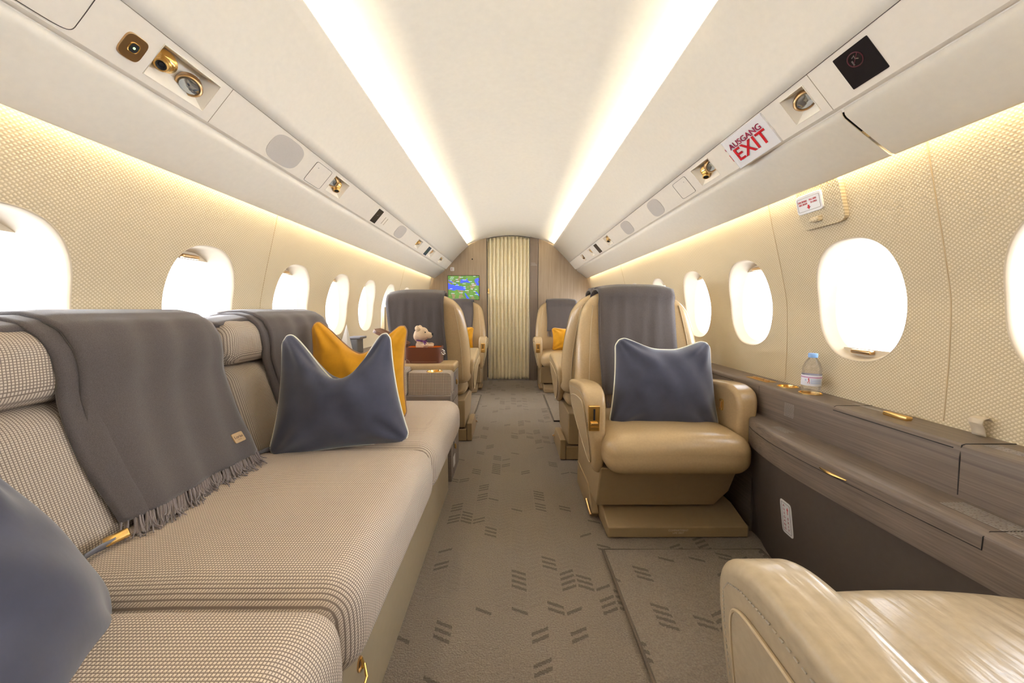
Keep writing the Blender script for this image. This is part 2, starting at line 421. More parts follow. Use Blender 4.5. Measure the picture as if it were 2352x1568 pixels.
# windows: (centre Y, shade at top?)
WIN = {-1: [-.70, -.19, .31, .785, 1.325, 1.868, 2.36, 2.835, 3.315, 3.81, 4.31],
       1: [-.85, -.34, .17, .675, 1.176, 1.706, 2.185, 2.69, 3.18, 3.64, 4.13, 4.55]}
HA, HB = .150, .194; WZ = .953
ord_l = ['first', 'second', 'third', 'fourth', 'fifth', 'sixth', 'seventh', 'eighth', 'ninth', 'tenth']
wi = 1
for s in (-1, 1):
    b = MB(); cs = WIN[s]; hole = oval(HA, HB, 2.45, 64)
    edges = [Y0] + [(p + q) / 2 for p, q in zip(cs, cs[1:])] + [Y1 + .05]
    fm = lambda y, z: (s * WX(z), y, z)
    for k, cy in enumerate(cs):
        ring_cell(b, (edges[k], edges[k + 1], .70, 1.20), (cy, WZ), hole, fm, 6)
    b.grid(lambda u, v: fm(lerp(Y0, Y1 + .05, u), lerp(1.2, 1.42, v)), 8, 10)
    b.grid(lambda u, v: fm(lerp(Y0, Y1 + .05, u), lerp(0, .70, v)), 8, 12)
    struct('wall_right' if s > 0 else 'wall_left', b, 'wall', recalc=True, angle=180)
    for k, cy in enumerate(cs):
        b = MB(); loops = [(1.0, 0), (.985, .002), (.97, .008), (.955, .02), (.90, .045), (.865, .06)]; vs = []; fs = []; n = 64
        for sc, dx in loops:
            for (du, dv) in hole:
                z = WZ + dv * sc; base = WX(WZ + dv) * (1 - min(1, dx / .05)) + 1.103 * min(1, dx / .05)
                vs.append((s * (base + dx), cy + du * sc, z))
        for j in range(len(loops) - 1):
            for q in range(n): fs.append((j * n + q, j * n + (q + 1) % n, (j + 1) * n + (q + 1) % n, (j + 1) * n + q))
        b.add(vs, fs)
        wo = struct('window_%d' % wi, b, 'reveal', angle=180, solid=.002); wi += 1
        b = MB(); b.add([(s * 1.163, cy + du * .87, WZ + dv * .87) for du, dv in hole], [tuple(range(n))])
        b.build('pane', 'pane', wo, smooth=False)
        # thin sliding shade, drawn a little way in, with its gold pull
        low = (s > 0 and k == 4)
        sg = -1 if low else 1
        lim = .80 if low else .76
        pts = [(du * .93, dv * .93) for du, dv in hole if dv * sg * .93 > HB * lim]
        pts.sort(key=lambda p: p[0])
        poly = [(pts[0][0], sg * HB * lim)] + pts + [(pts[-1][0], sg * HB * lim)]
        b = MB(); b.prism(poly, lambda p, t: (s * t, cy + p[0], WZ + p[1]), 1.137, 1.141)
        sh = b.build('shade', 'reveal', wo, smooth=False)
        b = MB(); zz = WZ + sg * HB * (lim + .045)
        b.rbox((s * 1.128, cy, zz), (.010, .034, .007), .005, m=2, n=2)
        b.build('shade_handle', 'bronze', sh)

# bulkhead at the forward end
YB = 4.77
def clip_poly(xa, xb, zt=None):
    """upright panel between xa and xb, top following vault / overhead line"""
    def top(x):
        ax = abs(x)
        if ax <= .55: return arc(ax) + .004
        return interp([(.55, 1.745), (.66, 1.70), (.80, 1.56), (1.0, 1.42), (1.13, 1.30)], ax)
    xs = [lerp(xa, xb, i / 14) for i in range(15)]
    return [(xa, 0)] + [(xb, 0)] + [(x, top(x)) for x in reversed(xs)]
b = MB()
b.prism(clip_poly(-1.115, -.305), lambda p, t: (p[0], t, p[1]), YB, YB + .03)
b.prism(clip_poly(.352, 1.115), lambda p, t: (p[0], t, p[1]), YB, YB + .03)
struct('wall_front', b, 'woodv', smooth=False)
b = MB(); b.prism(clip_poly(.245, .347), lambda p, t: (p[0], t, p[1]), YB + .004, YB + .03)
struct('trim_1', b, 'woodd', smooth=False)
b = MB(); b.box(-1.2, 1.2, 5.0, 5.02, 0, 2.0); struct('light_block_sheet', b, 'gap', smooth=False)  # added dark sheet, unseen behind the curtain, keeps the sky light out
b = MB(); b.box(-1.3, 1.3, Y0 - .03, Y0, -.05, 2.0); struct('wall_rear', b, 'woodv', smooth=False)
# outer skin, so that daylight comes in through the windows only
b = MB()
SK = [(-1.2, -.05), (-1.2, .70)]
for s in (-1, 1):
    b.box(min(s * 1.25, s * 1.22), max(s * 1.25, s * 1.22), Y0, 5.02, -.05, .70)
    b.box(min(s * 1.25, s * 1.12), max(s * 1.25, s * 1.12), Y0, 5.02, 1.20, 1.23)
    b.box(min(s * 1.25, s * 1.12), max(s * 1.25, s * 1.12), Y0, 5.02, .67, .70)
    b.box(min(s * 1.15, s * 1.13), max(s * 1.15, s * 1.13), Y0, 5.02, 1.20, 1.95)
b.box(-1.15, 1.15, Y0, 5.02, 1.93, 1.95)
struct('trim_2', b, 'gap', smooth=False)

# overhead panels
P0, P1, P2, P3 = (.535, 1.722), (.745, 1.515), (.82, 1.43), (.975, 1.322)
L12 = math.hypot(P2[0] - P1[0], P2[1] - P1[1])
dS = Vector((P2[0] - P1[0], 0, P2[1] - P1[1])).normalized()      # down the service strip, right-hand side
def SP(s, y, t, h=0):
    """point on the service strip: side s, station y, distance t down the strip, h out into the cabin"""
    d = Vector((s * dS.x, 0, dS.z)); nrm = Vector((s * dS.z, 0, -dS.x))
    return Vector((s * P1[0], y, P1[1])) + d * t + nrm * h
tn = 3
# recesses (y0, y1) per side
REC = {1: [(1.012, 1.090), (1.475, 1.605), (2.96, 3.09), (3.60, 3.72), (3.97, 4.09)],
       -1: [(.866, 1.020), (1.665, 1.795), (3.13, 3.26), (3.66, 3.78), (4.13, 4.25)]}
T0, T1 = .016, .096
for s in (-1, 1):
    # upper smooth panel, from light slot to the service strip
    b = MB(); prof = [(.70, 1.635), (.61, 1.678), (.57, 1.700), (.545, 1.722), (.538, 1.724)]
    for i in range(9):
        t = i / 8; bow = .008 * math.sin(PI * t)
        prof.append((lerp(.536, P1[0], t) + bow * .7, lerp(1.719, P1[1], t) + bow * .7))
    b.grid(lambda u, v: (s * prof[round(u * (len(prof) - 1))][0], lerp(Y0, Y1, v), prof[round(u * (len(prof) - 1))][1]), len(prof) - 1, 2)
    struct('trim_%d' % tn, b, 'cream', solid=.004, angle=50); tn += 1
    # service strip with holes for the recesses
    b = MB(); ys = [Y0] + [q for r in REC[s] for q in r] + [Y1]
    for i in range(0, len(ys), 2):
        b.grid(lambda u, v: SP(s, lerp(ys[i], ys[i + 1], u), lerp(0.001, L12, v)), 2, 2)
    for y0, y1 in REC[s]:
        for t0, t1 in ((.001, T0), (T1, L12)):
            b.add([SP(s, y0, t0), SP(s, y1, t0), SP(s, y1, t1), SP(s, y0, t1)], [(0, 1, 2, 3)])
    # step down to the lower panel
    q0 = (s * .836, 1.430); q1 = (s * .842, 1.422)
    b.add([SP(s, Y0, L12), SP(s, Y1, L12), (q0[0], Y1, q0[1]), (q0[0], Y0, q0[1]), (q1[0], Y0, q1[1]), (q1[0], Y1, q1[1])], [(0, 1, 2, 3), (3, 2, 5, 4)])
    struct('trim_%d' % tn, b, 'cream_dark', smooth=False); tn += 1
    # lower panel
    def lower(ya, yb):
        b = MB(); pr = [(.838, 1.428), (.843, 1.414)] + [(lerp(.848, .970, i / 6) + .004 * math.sin(PI * i / 6), lerp(1.408, 1.321, i / 6) - .004 * math.sin(PI * i / 6)) for i in range(7)] + [(.977, 1.319), (.980, 1.323), (.975, 1.332), (.93, 1.37)]
        b.grid(lambda u, v: (s * pr[round(u * (len(pr) - 1))][0], lerp(ya, yb, v), pr[round(u * (len(pr) - 1))][1]), len(pr) - 1, 2)
        return b
    if s > 0:
        struct('trim_%d' % tn, lower(Y0, .975), 'cream', solid=.003, angle=50); tn += 1
        struct('trim_%d' % tn, lower(.983, Y1), 'cream', solid=.003, angle=50); tn += 1
    else:
        struct('trim_%d' % tn, lower(Y0, Y1), 'cream', solid=.003, angle=50); tn += 1
    # fine joints: along the strip edge and across the strip
    b = MB(); b.tube([SP(s, Y0, .0005, .0004), SP(s, Y1, .0005, .0004)], .0011 if s > 0 else .0008, 6)
    struct('trim_%d' % tn, b, 'seam' if s < 0 else 'panel_dark'); tn += 1
    yc = .985 if s > 0 else 1.053
    b = MB(); b.tube([SP(s, yc, .0, .0002), SP(s, yc, L12, .0002)], .0008, 6)
    struct('trim_%d' % tn, b, 'seam'); tn += 1
# stitched upright joints in the wall panels
for s, y in ((-1, 1.635), (1, 1.475), (1, .925), (-1, .05), (1, 3.42), (-1, 3.56)):
    b = MB(); pts = [(s * (WX(z) - .0006), y, z) for z in [.64 + .72 * i / 30 for i in range(31)]]
    b.tube(pts, .0015, 6); struct('trim_%d' % tn, b, 'piping_tan'); tn += 1

# ------------------------------------------------------------------ overhead fittings
def nozzle_unit(s, y0, y1, label, parts, group='overhead recesses with lamps and air nozzles'):
    """recess in the strip with an air nozzle and / or a reading lamp; parts: list of (kind, y, t, aim)"""
    c = SP(s, (y0 + y1) / 2, .056)
    root = thing('overhead_service_unit', label, 'reading light', tuple(c), 0, group)
    b = MB(); iy = .018; it0, it1 = .026, .070
    A = [SP(s, y0, T0), SP(s, y1, T0), SP(s, y1, T1), SP(s, y0, T1)]
    L = [SP(s, y0, T0, .002), SP(s, y1, T0, .002), SP(s, y1, T1, .002), SP(s, y0, T1, .002)]
    B = [SP(s, y0 + iy, it0, -.035), SP(s, y1 - iy, it0, -.035), SP(s, y1 - iy, it1, -.035), SP(s, y0 + iy, it1, -.035)]
    b.add(A + B, [(0, 1, 5, 4), (1, 2, 6, 5), (2, 3, 7, 6), (3, 0, 4, 7), (4, 5, 6, 7)])
    # thin raised lip
    b.tube([SP(s, y0 - .001, T0, .0005), SP(s, y1 + .001, T0, .0005), SP(s, y1 + .001, T1, .0005), SP(s, y0 - .001, T1, .0005)], .0016, 6, closed=True)
    b.build('recess', 'cream', root, smooth=False, world=True)
    for kind, y, t, aim in parts:
        o = SP(s, y, t, -.018); ax = Vector(aim).normalized(); q = Vector((0, 0, 1)).rotation_difference(ax).to_matrix()
        if kind == 'lamp':
            b = MB(); b.lathe([(.010, -.014), (.024, -.010), (.0265, 0), (.027, .007), (.0255, .009), (.0225, .008), (.021, .004)], o, 28, q)
            r = b.build('lamp_ring', 'bronze', root, world=True)
            b = MB(); b.lathe([(.0215, .004), (.019, .010), (.012, .014), (.005, .0155), (.0001, .016)], o, 28, q)
            b.build('lens', 'lens', r, world=True)
        else:
            o = SP(s, y, t, -.024)
            b = MB(); b.lathe([(.024, -.012), (.025, -.004), (.022, .001), (.020, .006), (.0165, .009), (.016, .012), (.0135, .016), (.0135, .026), (.0125, .028), (.010, .0275), (.0095, .020)], o, 28, q)
            r = b.build('air_nozzle', 'gold', root, world=True)
            b = MB(); b.lathe([(.0098, .0255), (.006, .0235), (.0045, .0255), (.0001, .0265)], o, 20, q)
            b.build('nozzle_core', 'blackm', r, world=True)
D = (-.35, -.5, -1)
nozzle_unit(1, 1.012, 1.090, 'brass reading lamp in recess beside the red EXIT sign and black panel', [('lamp', 1.047, .052, (-.3, -.75, -1))])
nozzle_unit(1, 1.475, 1.605, 'recess with brass air nozzle and glass lamp beyond the EXIT sign', [('lamp', 1.512, .048, (.1, -1.2, -.8)), ('air', 1.565, .058, (-.2, -.3, -1))])
nozzle_unit(1, 2.96, 3.09, 'right ceiling brass nozzle recess just beyond the furthest speaker grille', [('lamp', 3.0, .05, (-.2, .3, -1)), ('air', 3.055, .05, D)])
nozzle_unit(1, 3.60, 3.72, 'right ceiling small recess just beyond the slim black panel', [('lamp', 3.66, .05, (-.4, .5, -1))])
nozzle_unit(1, 3.97, 4.09, 'right ceiling brass nozzle recess nearest the front bulkhead', [('lamp', 4.0, .05, D), ('air', 4.055, .05, D)])
nozzle_unit(-1, .866, 1.020, 'large left recess with brass air nozzle and bright lamp, beside call button', [('air', .905, .052, (.5, -.9, -1)), ('lamp', .975, .060, (.25, -.6, -1))])
nozzle_unit(-1, 1.665, 1.795, 'left recess with tilted lamp and nozzle after the small square hatch', [('lamp', 1.70, .045, (-.3, -1.2, -.6)), ('air', 1.755, .056, (.2, -.3, -1))])
nozzle_unit(-1, 3.13, 3.26, 'left ceiling brass nozzle recess just beyond the pale further speaker grille', [('air', 3.17, .05, D), ('lamp', 3.22, .052, (.3, .4, -1))])
nozzle_unit(-1, 3.66, 3.78, 'left ceiling small recess just beyond the narrow second black panel', [('lamp', 3.72, .05, (.4, .5, -1))])
nozzle_unit(-1, 4.13, 4.25, 'left ceiling brass nozzle recess nearest the map screen bulkhead', [('air', 4.17, .05, D), ('lamp', 4.215, .05, D)])

def strip_plate(name, s, y0, y1, t0, t1, mat, label, cat, h=.0015, rad=.006, group=None, e=None):
    c = SP(s, (y0 + y1) / 2, (t0 + t1) / 2); root = thing(name, label, cat, tuple(c), 0, group)
    hy, ht = (y1 - y0) / 2, (t1 - t0) / 2
    pts = oval(hy, ht, e or 12, 48)
    b = MB(); b.prism(pts, lambda p, k: SP(s, (y0 + y1) / 2 + p[0], (t0 + t1) / 2 + p[1], k), -.002, h)
    b.build('plate', mat, root, smooth=False, world=True); return root
def outline(root, s, y0, y1, t0, t1, mat='panel_dark', r=.0007, h=.0016, e=12):
    pts = oval((y1 - y0) / 2, (t1 - t0) / 2, e, 48)
    b = MB(); b.tube([SP(s, (y0 + y1) / 2 + p[0], (t0 + t1) / 2 + p[1], h) for p in pts], r, 5, closed=True)
    b.build('joint', mat, root, world=True)
# black illuminated-sign panels
r = strip_plate('sign_panel', 1, .835, .918, .014, .098, 'black', 'black square panel with faint no smoking symbol, nearest on right ceiling', 'sign panel', e=40)
b = MB(); cy, ct = .878, .042
b.tube([SP(1, cy + .016 * math.cos(a), ct + .016 * math.sin(a), .0018) for a in [2 * PI * k / 32 for k in range(32)]], .0012, 5, closed=True)
b.tube([SP(1, cy - .011, ct - .011, .0018), SP(1, cy + .011, ct + .011, .0018)], .001, 5)
M['dim_red'] = plain('dim_red_symbol', (.09, .012, .02), .5); M['dim_white'] = plain('dim_grey_symbol', (.16, .14, .13), .5)
b.build('no_smoking_ring', 'dim_red', r, world=True)
b = MB(); b.tube([SP(1, cy + .007, ct + .010, .002), SP(1, cy + .007, ct - .001, .002)], .0014, 5)
b.tube([SP(1, cy + .004, ct - .006, .002), SP(1, cy - .002, ct - .009, .002), SP(1, cy - .001, ct - .002, .002), SP(1, cy - .007, ct + .002, .002)], .0009, 5)
b.build('cigarette_symbol', 'dim_white', r, world=True)
r = strip_plate('sign_panel', -1, 2.195, 2.268, .016, .106, 'black', 'black oblong panel on left ceiling next to two fine slots', 'sign panel', e=40)
b = MB(); b.tube([SP(-1, 2.232, .045, .002), SP(-1, 2.236, .052, .002), SP(-1, 2.222, .058, .002)], .0012, 5); b.build('seat_belt_symbol', 'dim_white', r, world=True)
strip_plate('sign_panel', -1, 3.50, 3.60, .014, .106, 'black', 'small black panel on left ceiling near the map screen', 'sign panel', e=40)
strip_plate('sign_panel', 1, 3.34, 3.44, .014, .106, 'black', 'slim black panel far down the right ceiling strip', 'sign panel', e=40)
# speakers
for s, y0, y1, lab in ((-1, 1.262, 1.432, 'large pale grey oval speaker grille on left ceiling strip'), (-1, 2.60, 2.78, 'further pale oval speaker grille on left ceiling beyond the slots'),
                       (1, 1.98, 2.13, 'nearer of the two oval speaker grilles on right ceiling'), (1, 2.46, 2.63, 'further of the two oval speaker grilles on right ceiling')):
    strip_plate('speaker_grille', s, y0, y1, .010, .108, 'grille', lab, 'speaker', h=.0012, e=2.9)
# hatches
for s, y0, y1, t0, t1, lab in ((-1, 1.508, 1.628, .016, .108, 'small square hatch with a pin hole on left ceiling'), (1, 1.665, 1.785, .016, .100, 'small square hatch on right ceiling beyond the nozzle recess'),
                               (-1, .30, .735, -.02, .108, 'large pale access hatch at upper left corner of the photo')):
    r = strip_plate('access_hatch', s, y0, y1, max(t0, .004), t1, 'cream_dark', lab, 'hatch', h=.0012)
    outline(r, s, y0, y1, max(t0, .004), t1)
    if y1 - y0 < .2:
        b = MB(); b.tube([SP(s, y0 + .03, t0 + .02, .001), SP(s, y0 + .03, t0 + .02, .0018)], .0014, 8); b.build('pin_hole', 'blackm', r, world=True)
# slots
r = thing('vent_slots', 'pair of fine slots beside black oblong panel on left ceiling', 'vent', tuple(SP(-1, 2.36, .06)))
for y in (2.342, 2.380): b = MB(); b.tube([SP(-1, y, .035, .0004), SP(-1, y, .085, .0004)], .0016, 5); b.build('slot', 'seam', r, world=True)
r = thing('chrome_cover', 'pale satin cover at front end of left ceiling strip', 'cover', tuple(SP(-1, 4.5, .06)))
b = MB(); b.prism(oval(.16, .05, 12, 40), lambda p, k: SP(-1, 4.5 + p[0], .058 + p[1], k), -.002, .0015); b.build('plate', 'cream_dark', r, smooth=False, world=True)
# call button
r = thing('call_button', 'bronze rounded plate with black button on left ceiling', 'button', tuple(SP(-1, .824, .065)))
b = MB(); b.prism(oval(.022, .026, 4, 40), lambda p, k: SP(-1, .822 + p[0], .062 + p[1], k), -.001, .004); b.build('plate', 'bronze', r, world=True, smooth=False, bevel=.001)
b = MB(); b.tube([SP(-1, .822 + p[0], .062 + p[1], .0045) for p in oval(.009, .010, 3, 32)], .0013, 6, closed=True); b.build('ring', 'gold', r, world=True)
b = MB(); b.prism(oval(.0088, .0098, 3, 32), lambda p, k: SP(-1, .822 + p[0], .062 + p[1], k), .003, .005); k_ = b.build('button', 'blackm', r, world=True, smooth=False)
b = MB(); b.prism(oval(.0024, .0024, 2, 16), lambda p, k: SP(-1, .822 + p[0], .062 + p[1], k), .004, .0056); b.build('indicator', 'green_led', k_, world=True, smooth=False)
# EXIT sign: a white wedge standing out of the strip
r = thing('exit_sign', 'white wedge sign with red AUSGANG EXIT lettering on right ceiling', 'exit sign', tuple(SP(1, 1.27, .055)))
ya, yb, yc_ = 1.160, 1.318, 1.372; pk = .036
def swp(y, t, h): return SP(1, y, t, h)
b = MB()
b.prism([(ya, -.001), (ya, .005), (yb - .008, pk - .003), (yb, pk), (yb + .006, pk - .004), (yc_, 0.0), (yc_, -.001)], lambda p, t: swp(p[0], t, p[1]), .004, .112)
b.build('sign_body', 'white', r, world=True, smooth=False, bevel=.0015)
n0 = swp(ya, .058, .005); n1 = swp(yb, .058, pk); rt = (n0 - n1).normalized(); upv = -(SP(1, 0, 1) - SP(1, 0, 0)).normalized()
nf = rt.cross(upv)
mid = (n0 + n1) / 2 + nf * .0012
text('AUSGANG', 'lettering', 'darkred', r, mid + upv * .024 - rt * .002, rt, upv, .027, .0004, bold=.0002)
text('EXIT', 'lettering', 'red', r, mid - upv * .012 + rt * .000, rt, upv, .062, .0004, squeeze=.95, spacing=1.08, bold=.001)
m0 = swp(yb + .004, .058, pk - .003); m1 = swp(yc_, .058, .001); rt2 = (m0 - m1).normalized()
mid2 = (m0 + m1) / 2 + rt2.cross(upv) * .0012
text('AUSGANG', 'lettering', 'darkred', r, mid2 + upv * .024, rt2, upv, .013, .0003, squeeze=.8)
text('EXIT', 'lettering', 'red', r, mid2 - upv * .012, rt2, upv, .040, .0003, squeeze=.5)

# emergency handle cover on the right wall
def WPt(y, z, h=0):
    e = .004; tx = Vector((WX(z + e) - WX(z - e), 0, 2 * e)).normalized(); nrm = Vector((-tx.z, 0, tx.x))
    return Vector((WX(z), y, z)) + nrm * h
r = thing('emergency_handle_cover', 'padded cream cover with white PULL HERE TO OPEN placard above right window', 'handle cover', tuple(WPt(1.24, 1.27)))
b = MB(); b.prism(oval(.086, .068, 7, 56), lambda p, k: WPt(1.238 + p[0], 1.266 + p[1], k), -.004, .014)
b.build('pad', 'wall', r, world=True, smooth=True, bevel=.003, seg=3)
b = MB(); b.prism(oval(.052, .030, 8, 48), lambda p, k: WPt(1.268 + p[0], 1.282 + p[1], k), .010, .019)
pl = b.build('placard', 'white', r, world=True, smooth=True, bevel=.002, seg=2)
b = MB(); b.tube([WPt(1.268 + p[0], 1.282 + p[1], .0192) for p in oval(.045, .021, 20, 48)], .0007, 5, closed=True); b.build('placard_frame', 'print', r, world=True)
def wtext(t, y, z, size, mat, par, h=.0195, **k):
    o = WPt(y, z, h); up = (WPt(y, z + .01, h) - o).normalized(); text(t, 'lettering', mat, par, o, (0, -1, 0), up, size, .0003, **k)
wtext('ZUM ÖFFNEN', 1.292, 1.292, .0085, 'red', pl, squeeze=.72); wtext('HIER ZIEHEN', 1.290, 1.283, .0085, 'red', pl, squeeze=.72)
wtext('PULL HERE', 1.249, 1.292, .0085, 'red', pl, squeeze=.72); wtext('TO OPEN', 1.247, 1.283, .0085, 'red', pl, squeeze=.72)
b = MB(); b.prism([(-.003, .006), (.003, .006), (.003, 0), (.0075, 0), (0, -.0075), (-.0075, 0), (-.003, 0)], lambda p, k: WPt(1.269 + p[0], 1.272 + p[1], k), .016, .0198)
b.build('arrow', 'red', pl, world=True, smooth=False)
b = MB(); b.prism([(.012, .005), (.012, .024), (.027, .020), (.032, .010), (.027, .004)], lambda p, k: WPt(k, 1.214 + p[1], p[0]), 1.232, 1.268)
b.build('pull_tab', 'wall', r, world=True, bevel=.003)

# small cloth strap on right wall
r = thing('wall_strap', 'small folded cream cloth strap on right wall above the ledge', 'strap', (1.10, .84, .632))
b = MB(); pp = [(1.108, .668), (1.098, .676), (1.085, .672), (1.083, .662), (1.090, .650), (1.095, .632)]
b.grid(lambda u, v: (interp([(i / 5, q[0]) for i, q in enumerate(pp)], u), lerp(.826, .852, v), interp([(i / 5, q[1]) for i, q in enumerate(pp)], u)), 15, 2)
b.build('strap', 'reveal', r, world=True, solid=.002)

# ------------------------------------------------------------------ bulkhead details
# curtain, pleated
r = thing('curtain', 'ivory pleated curtain closing the doorway in front bulkhead', 'curtain', (-.02, 4.80, 0))
def cur(u, v):
    x = lerp(-.297, .242, u); ph = u * 11 * 2 * PI; fold = math.sin(ph) * .018
    zt = arc(abs(x)) - .014 + .004 * math.sin(ph * 1.0); z = lerp(.012, zt, v)
    return (x + .003 * math.sin(ph + 1.3 + v * 2), 4.805 + fold + .004 * math.sin(v * 9 + u * 11), z)
b = MB(); b.grid(cur, 220, 40); b.build('fabric', 'curtain', r, world=True, solid=.0015, angle=180)
b = MB(); b.tube([(x, 4.80, arc(abs(x)) - .007) for x in [lerp(-.30, .245, i / 20) for i in range(21)]], .006, 8); b.build('rail', 'chrome', r, world=True)
b = MB(); b.rbox((-.283, 4.772, 1.152), (.010, .008, .034), .006, m=2, n=2); b.build('latch', 'gold', r, world=True)
# map screen
r = thing('map_screen', 'wall screen showing a green and blue moving map on front bulkhead', 'screen', (-.60, YB, 1.2))
b = MB(); b.box(-.802, -.400, YB - .006, YB, 1.041, 1.352); b.build('frame', 'blackm', r, world=True, smooth=False)
b = MB(); b.box(-.797, -.405, YB - .008, YB - .005, 1.046, 1.347); b.build('display', 'land', r, world=True, smooth=False)
def mp(p): return (lerp(-.797, -.405, p[0]), lerp(1.347, 1.046, p[1]))
seas = [[(.39, .30), (.41, .17), (.47, .14), (.56, .17), (.63, .10), (.62, .18), (.70, .24), (.72, .30), (.60, .28), (.52, .27), (.45, .31)],
        [(0, .30), (.06, .34), (.10, .38), (.16, .36), (.22, .42), (.30, .32), (.34, .44), (.42, .43), (.48, .46), (.55, .47), (.57, .55), (.54, .61), (.46, .61), (.36, .60), (.28, .57), (.20, .62), (.12, .60), (.05, .56), (0, .57)],
        [(.02, .16), (.10, .22), (.19, .31), (.16, .31), (.06, .24), (.02, .20)],
        [(.87, .14), (.95, .09), (1.0, .10), (1.0, .20), (.96, .26), (1.0, .30), (1.0, .41), (.93, .40), (.90, .30), (.86, .24)],
        [(.53, .72), (.57, .74), (.62, .84), (.71, .99), (.61, .99), (.58, .88)], [(.88, .66), (.93, .68), (1.0, .80), (1.0, .85), (.95, .80), (.89, .71)]]
for q in seas:
    b = MB(); b.prism([mp(p) for p in q], lambda p, t: (p[0], t, p[1]), YB - .0078, YB - .0088); b.build('sea_area', 'sea', r, world=True, smooth=False)
b = MB()
for (u, v) in ((.08, .06), (.37, .06), (.06, .13), (.24, .15), (.06, .20), (.26, .24), (.47, .17), (.14, .31), (.24, .39), (.47, .33), (.67, .24), (.75, .33), (.50, .45), (.50, .52), (.55, .62), (.36, .71), (.09, .74), (.73, .55), (.86, .57), (.82, .65), (.86, .78), (.70, .84), (.82, .02), (.06, .54), (.78, .40)):
    x, z = mp((u, v)); ln = .028 + .02 * ((u * 7.3 + v * 3.1) % 1)
    b = MB(); b.box(x, x + ln, YB - .0092, YB - .0088, z - .0018, z + .0018); b.build('place_name_mark', 'maptext', r, world=True, smooth=False)
r = thing('wall_placard', 'tiny white placard with red marks above the map screen', 'placard', (-.742, YB, 1.43))
b = MB(); b.prism(oval(.024, .024, 6, 32), lambda p, t: (-.742 + p[0], t, 1.432 + p[1]), YB, YB - .003); b.build('plate', 'white', r, world=True, smooth=False)
b = MB(); b.box(-.753, -.744, YB - .004, YB - .003, 1.437, 1.445); b.box(-.753, -.744, YB - .004, YB - .003, 1.419, 1.428); b.build('marks', 'darkred', r, world=True, smooth=False)
r = thing('sensor_hole', 'small black round sensor on bulkhead above the map screen', 'sensor', (-.487, YB, 1.56))
b = MB(); b.prism(oval(.009, .009, 2, 20), lambda p, t: (-.487 + p[0], t, 1.556 + p[1]), YB, YB - .002); b.build('cap', 'blackm', r, world=True, smooth=False)
r = thing('bulkhead_placard', 'faint pale engraved notice on dark strip right of curtain', 'placard', (.29, YB, 1.5))
b = MB()
for i in range(3): b.box(.255 + .006 * (i % 2), .335 - .01 * i, YB - .0005, YB + .004, 1.478 + i * .013, 1.484 + i * .013)
b.build('marks', 'print', r, world=True, smooth=False)

# ------------------------------------------------------------------ side ledge and cabinets, right
def placard(name, label, o, rt, up, w_, h_, rows, cat='placard'):
    """engraved notice too small to read: fine pale lines"""
    o = Vector(o); rt = Vector(rt).normalized(); up = Vector(up).normalized(); n = rt.cross(up)
    root = thing(name, label, cat, tuple(o)); b = MB(); rnd = random.Random(rows * 7 + int(w_ * 1000))
    for i in range(rows):
        z = h_ / 2 - h_ * (i + .5) / rows; x = -w_ / 2
        while x < w_ / 2 * (1 - .25 * rnd.random()):
            l = rnd.uniform(.004, .011) * (w_ / .08) ** .5
            a = o + rt * x + up * (z - h_ / rows * .22); c = o + rt * min(x + l, w_ / 2) + up * (z + h_ / rows * .22)
            p = [o + rt * xx + up * zz + n * hh for hh in (-.0002, .0005) for xx, zz in ((x, z - h_ / rows * .22), (min(x + l, w_ / 2), z - h_ / rows * .22), (min(x + l, w_ / 2), z + h_ / rows * .22), (x, z + h_ / rows * .22))]
            b.add(p, [(4, 5, 6, 7), (0, 1, 5, 4), (1, 2, 6, 5), (2, 3, 7, 6), (3, 0, 4, 7)]); x += l + .0018
    b.build('lines', 'print', root, world=True, smooth=False); return root
LZ = .630
cups = [(1.060, 1.392), (1.058, 1.282)]
root = thing('side_ledge', 'grey oak window ledge running along the right wall', 'ledge', (1.05, 1.7, 0))
b = MB(); hole = oval(.031, .031, 2, 40)
xf, xb = .9985, 1.112
fmL = lambda u, v: (u, v, LZ)
b.grid(lambda u, v: fmL(lerp(xf, xb, u), lerp(-1.2, 1.227, v)), 1, 4)
for (cx, cy), (ya_, yb_) in zip(reversed(cups), ((1.227, 1.337), (1.337, 1.447))):
    ring_cell(b, (xf, xb, ya_, yb_), (cx, cy), hole, fmL, 2)
b.grid(lambda u, v: fmL(lerp(xf, xb, u), lerp(1.447, YB, v)), 1, 4)
pr = [(xf, LZ), (xf - .006, LZ - .003), (xf - .009, LZ - .010), (xf - .004, .50), (xf + .02, .49), (xf + .02, .0)]
b.grid(lambda u, v: (pr[round(u * 5)][0], lerp(-1.2, YB, v), pr[round(u * 5)][1]), 5, 8)
b.build('ledge_body', 'wood', root, world=True, angle=50)
for k, (cx, cy) in enumerate(cups):
    b = MB(); b.lathe([(.0345, 0), (.0345, .0022), (.0335, .003), (.0305, .0028), (.030, .0), (.0295, -.05), (.028, -.054), (.0001, -.054)], (cx, cy, LZ), 40)
    b.build('cup_holder', 'gold', root, world=True)
b = MB(); b.box(1.032, 1.078, 1.475, 1.60, LZ - .001, LZ + .002); pp_ = b.build('control_plate', 'gold', root, world=True, smooth=False, bevel=.0008)
b = MB(); b.rbox((1.055, 1.50, LZ + .004), (.004, .012, .003), .002, m=2, n=2); b.rbox((1.055, 1.54, LZ + .004), (.003, .02, .003), .002, m=2, n=2); b.rbox((1.055, 1.575, LZ + .004), (.004, .010, .003), .002, m=2, n=2)
b.build('switches', 'bronze', pp_, world=True)
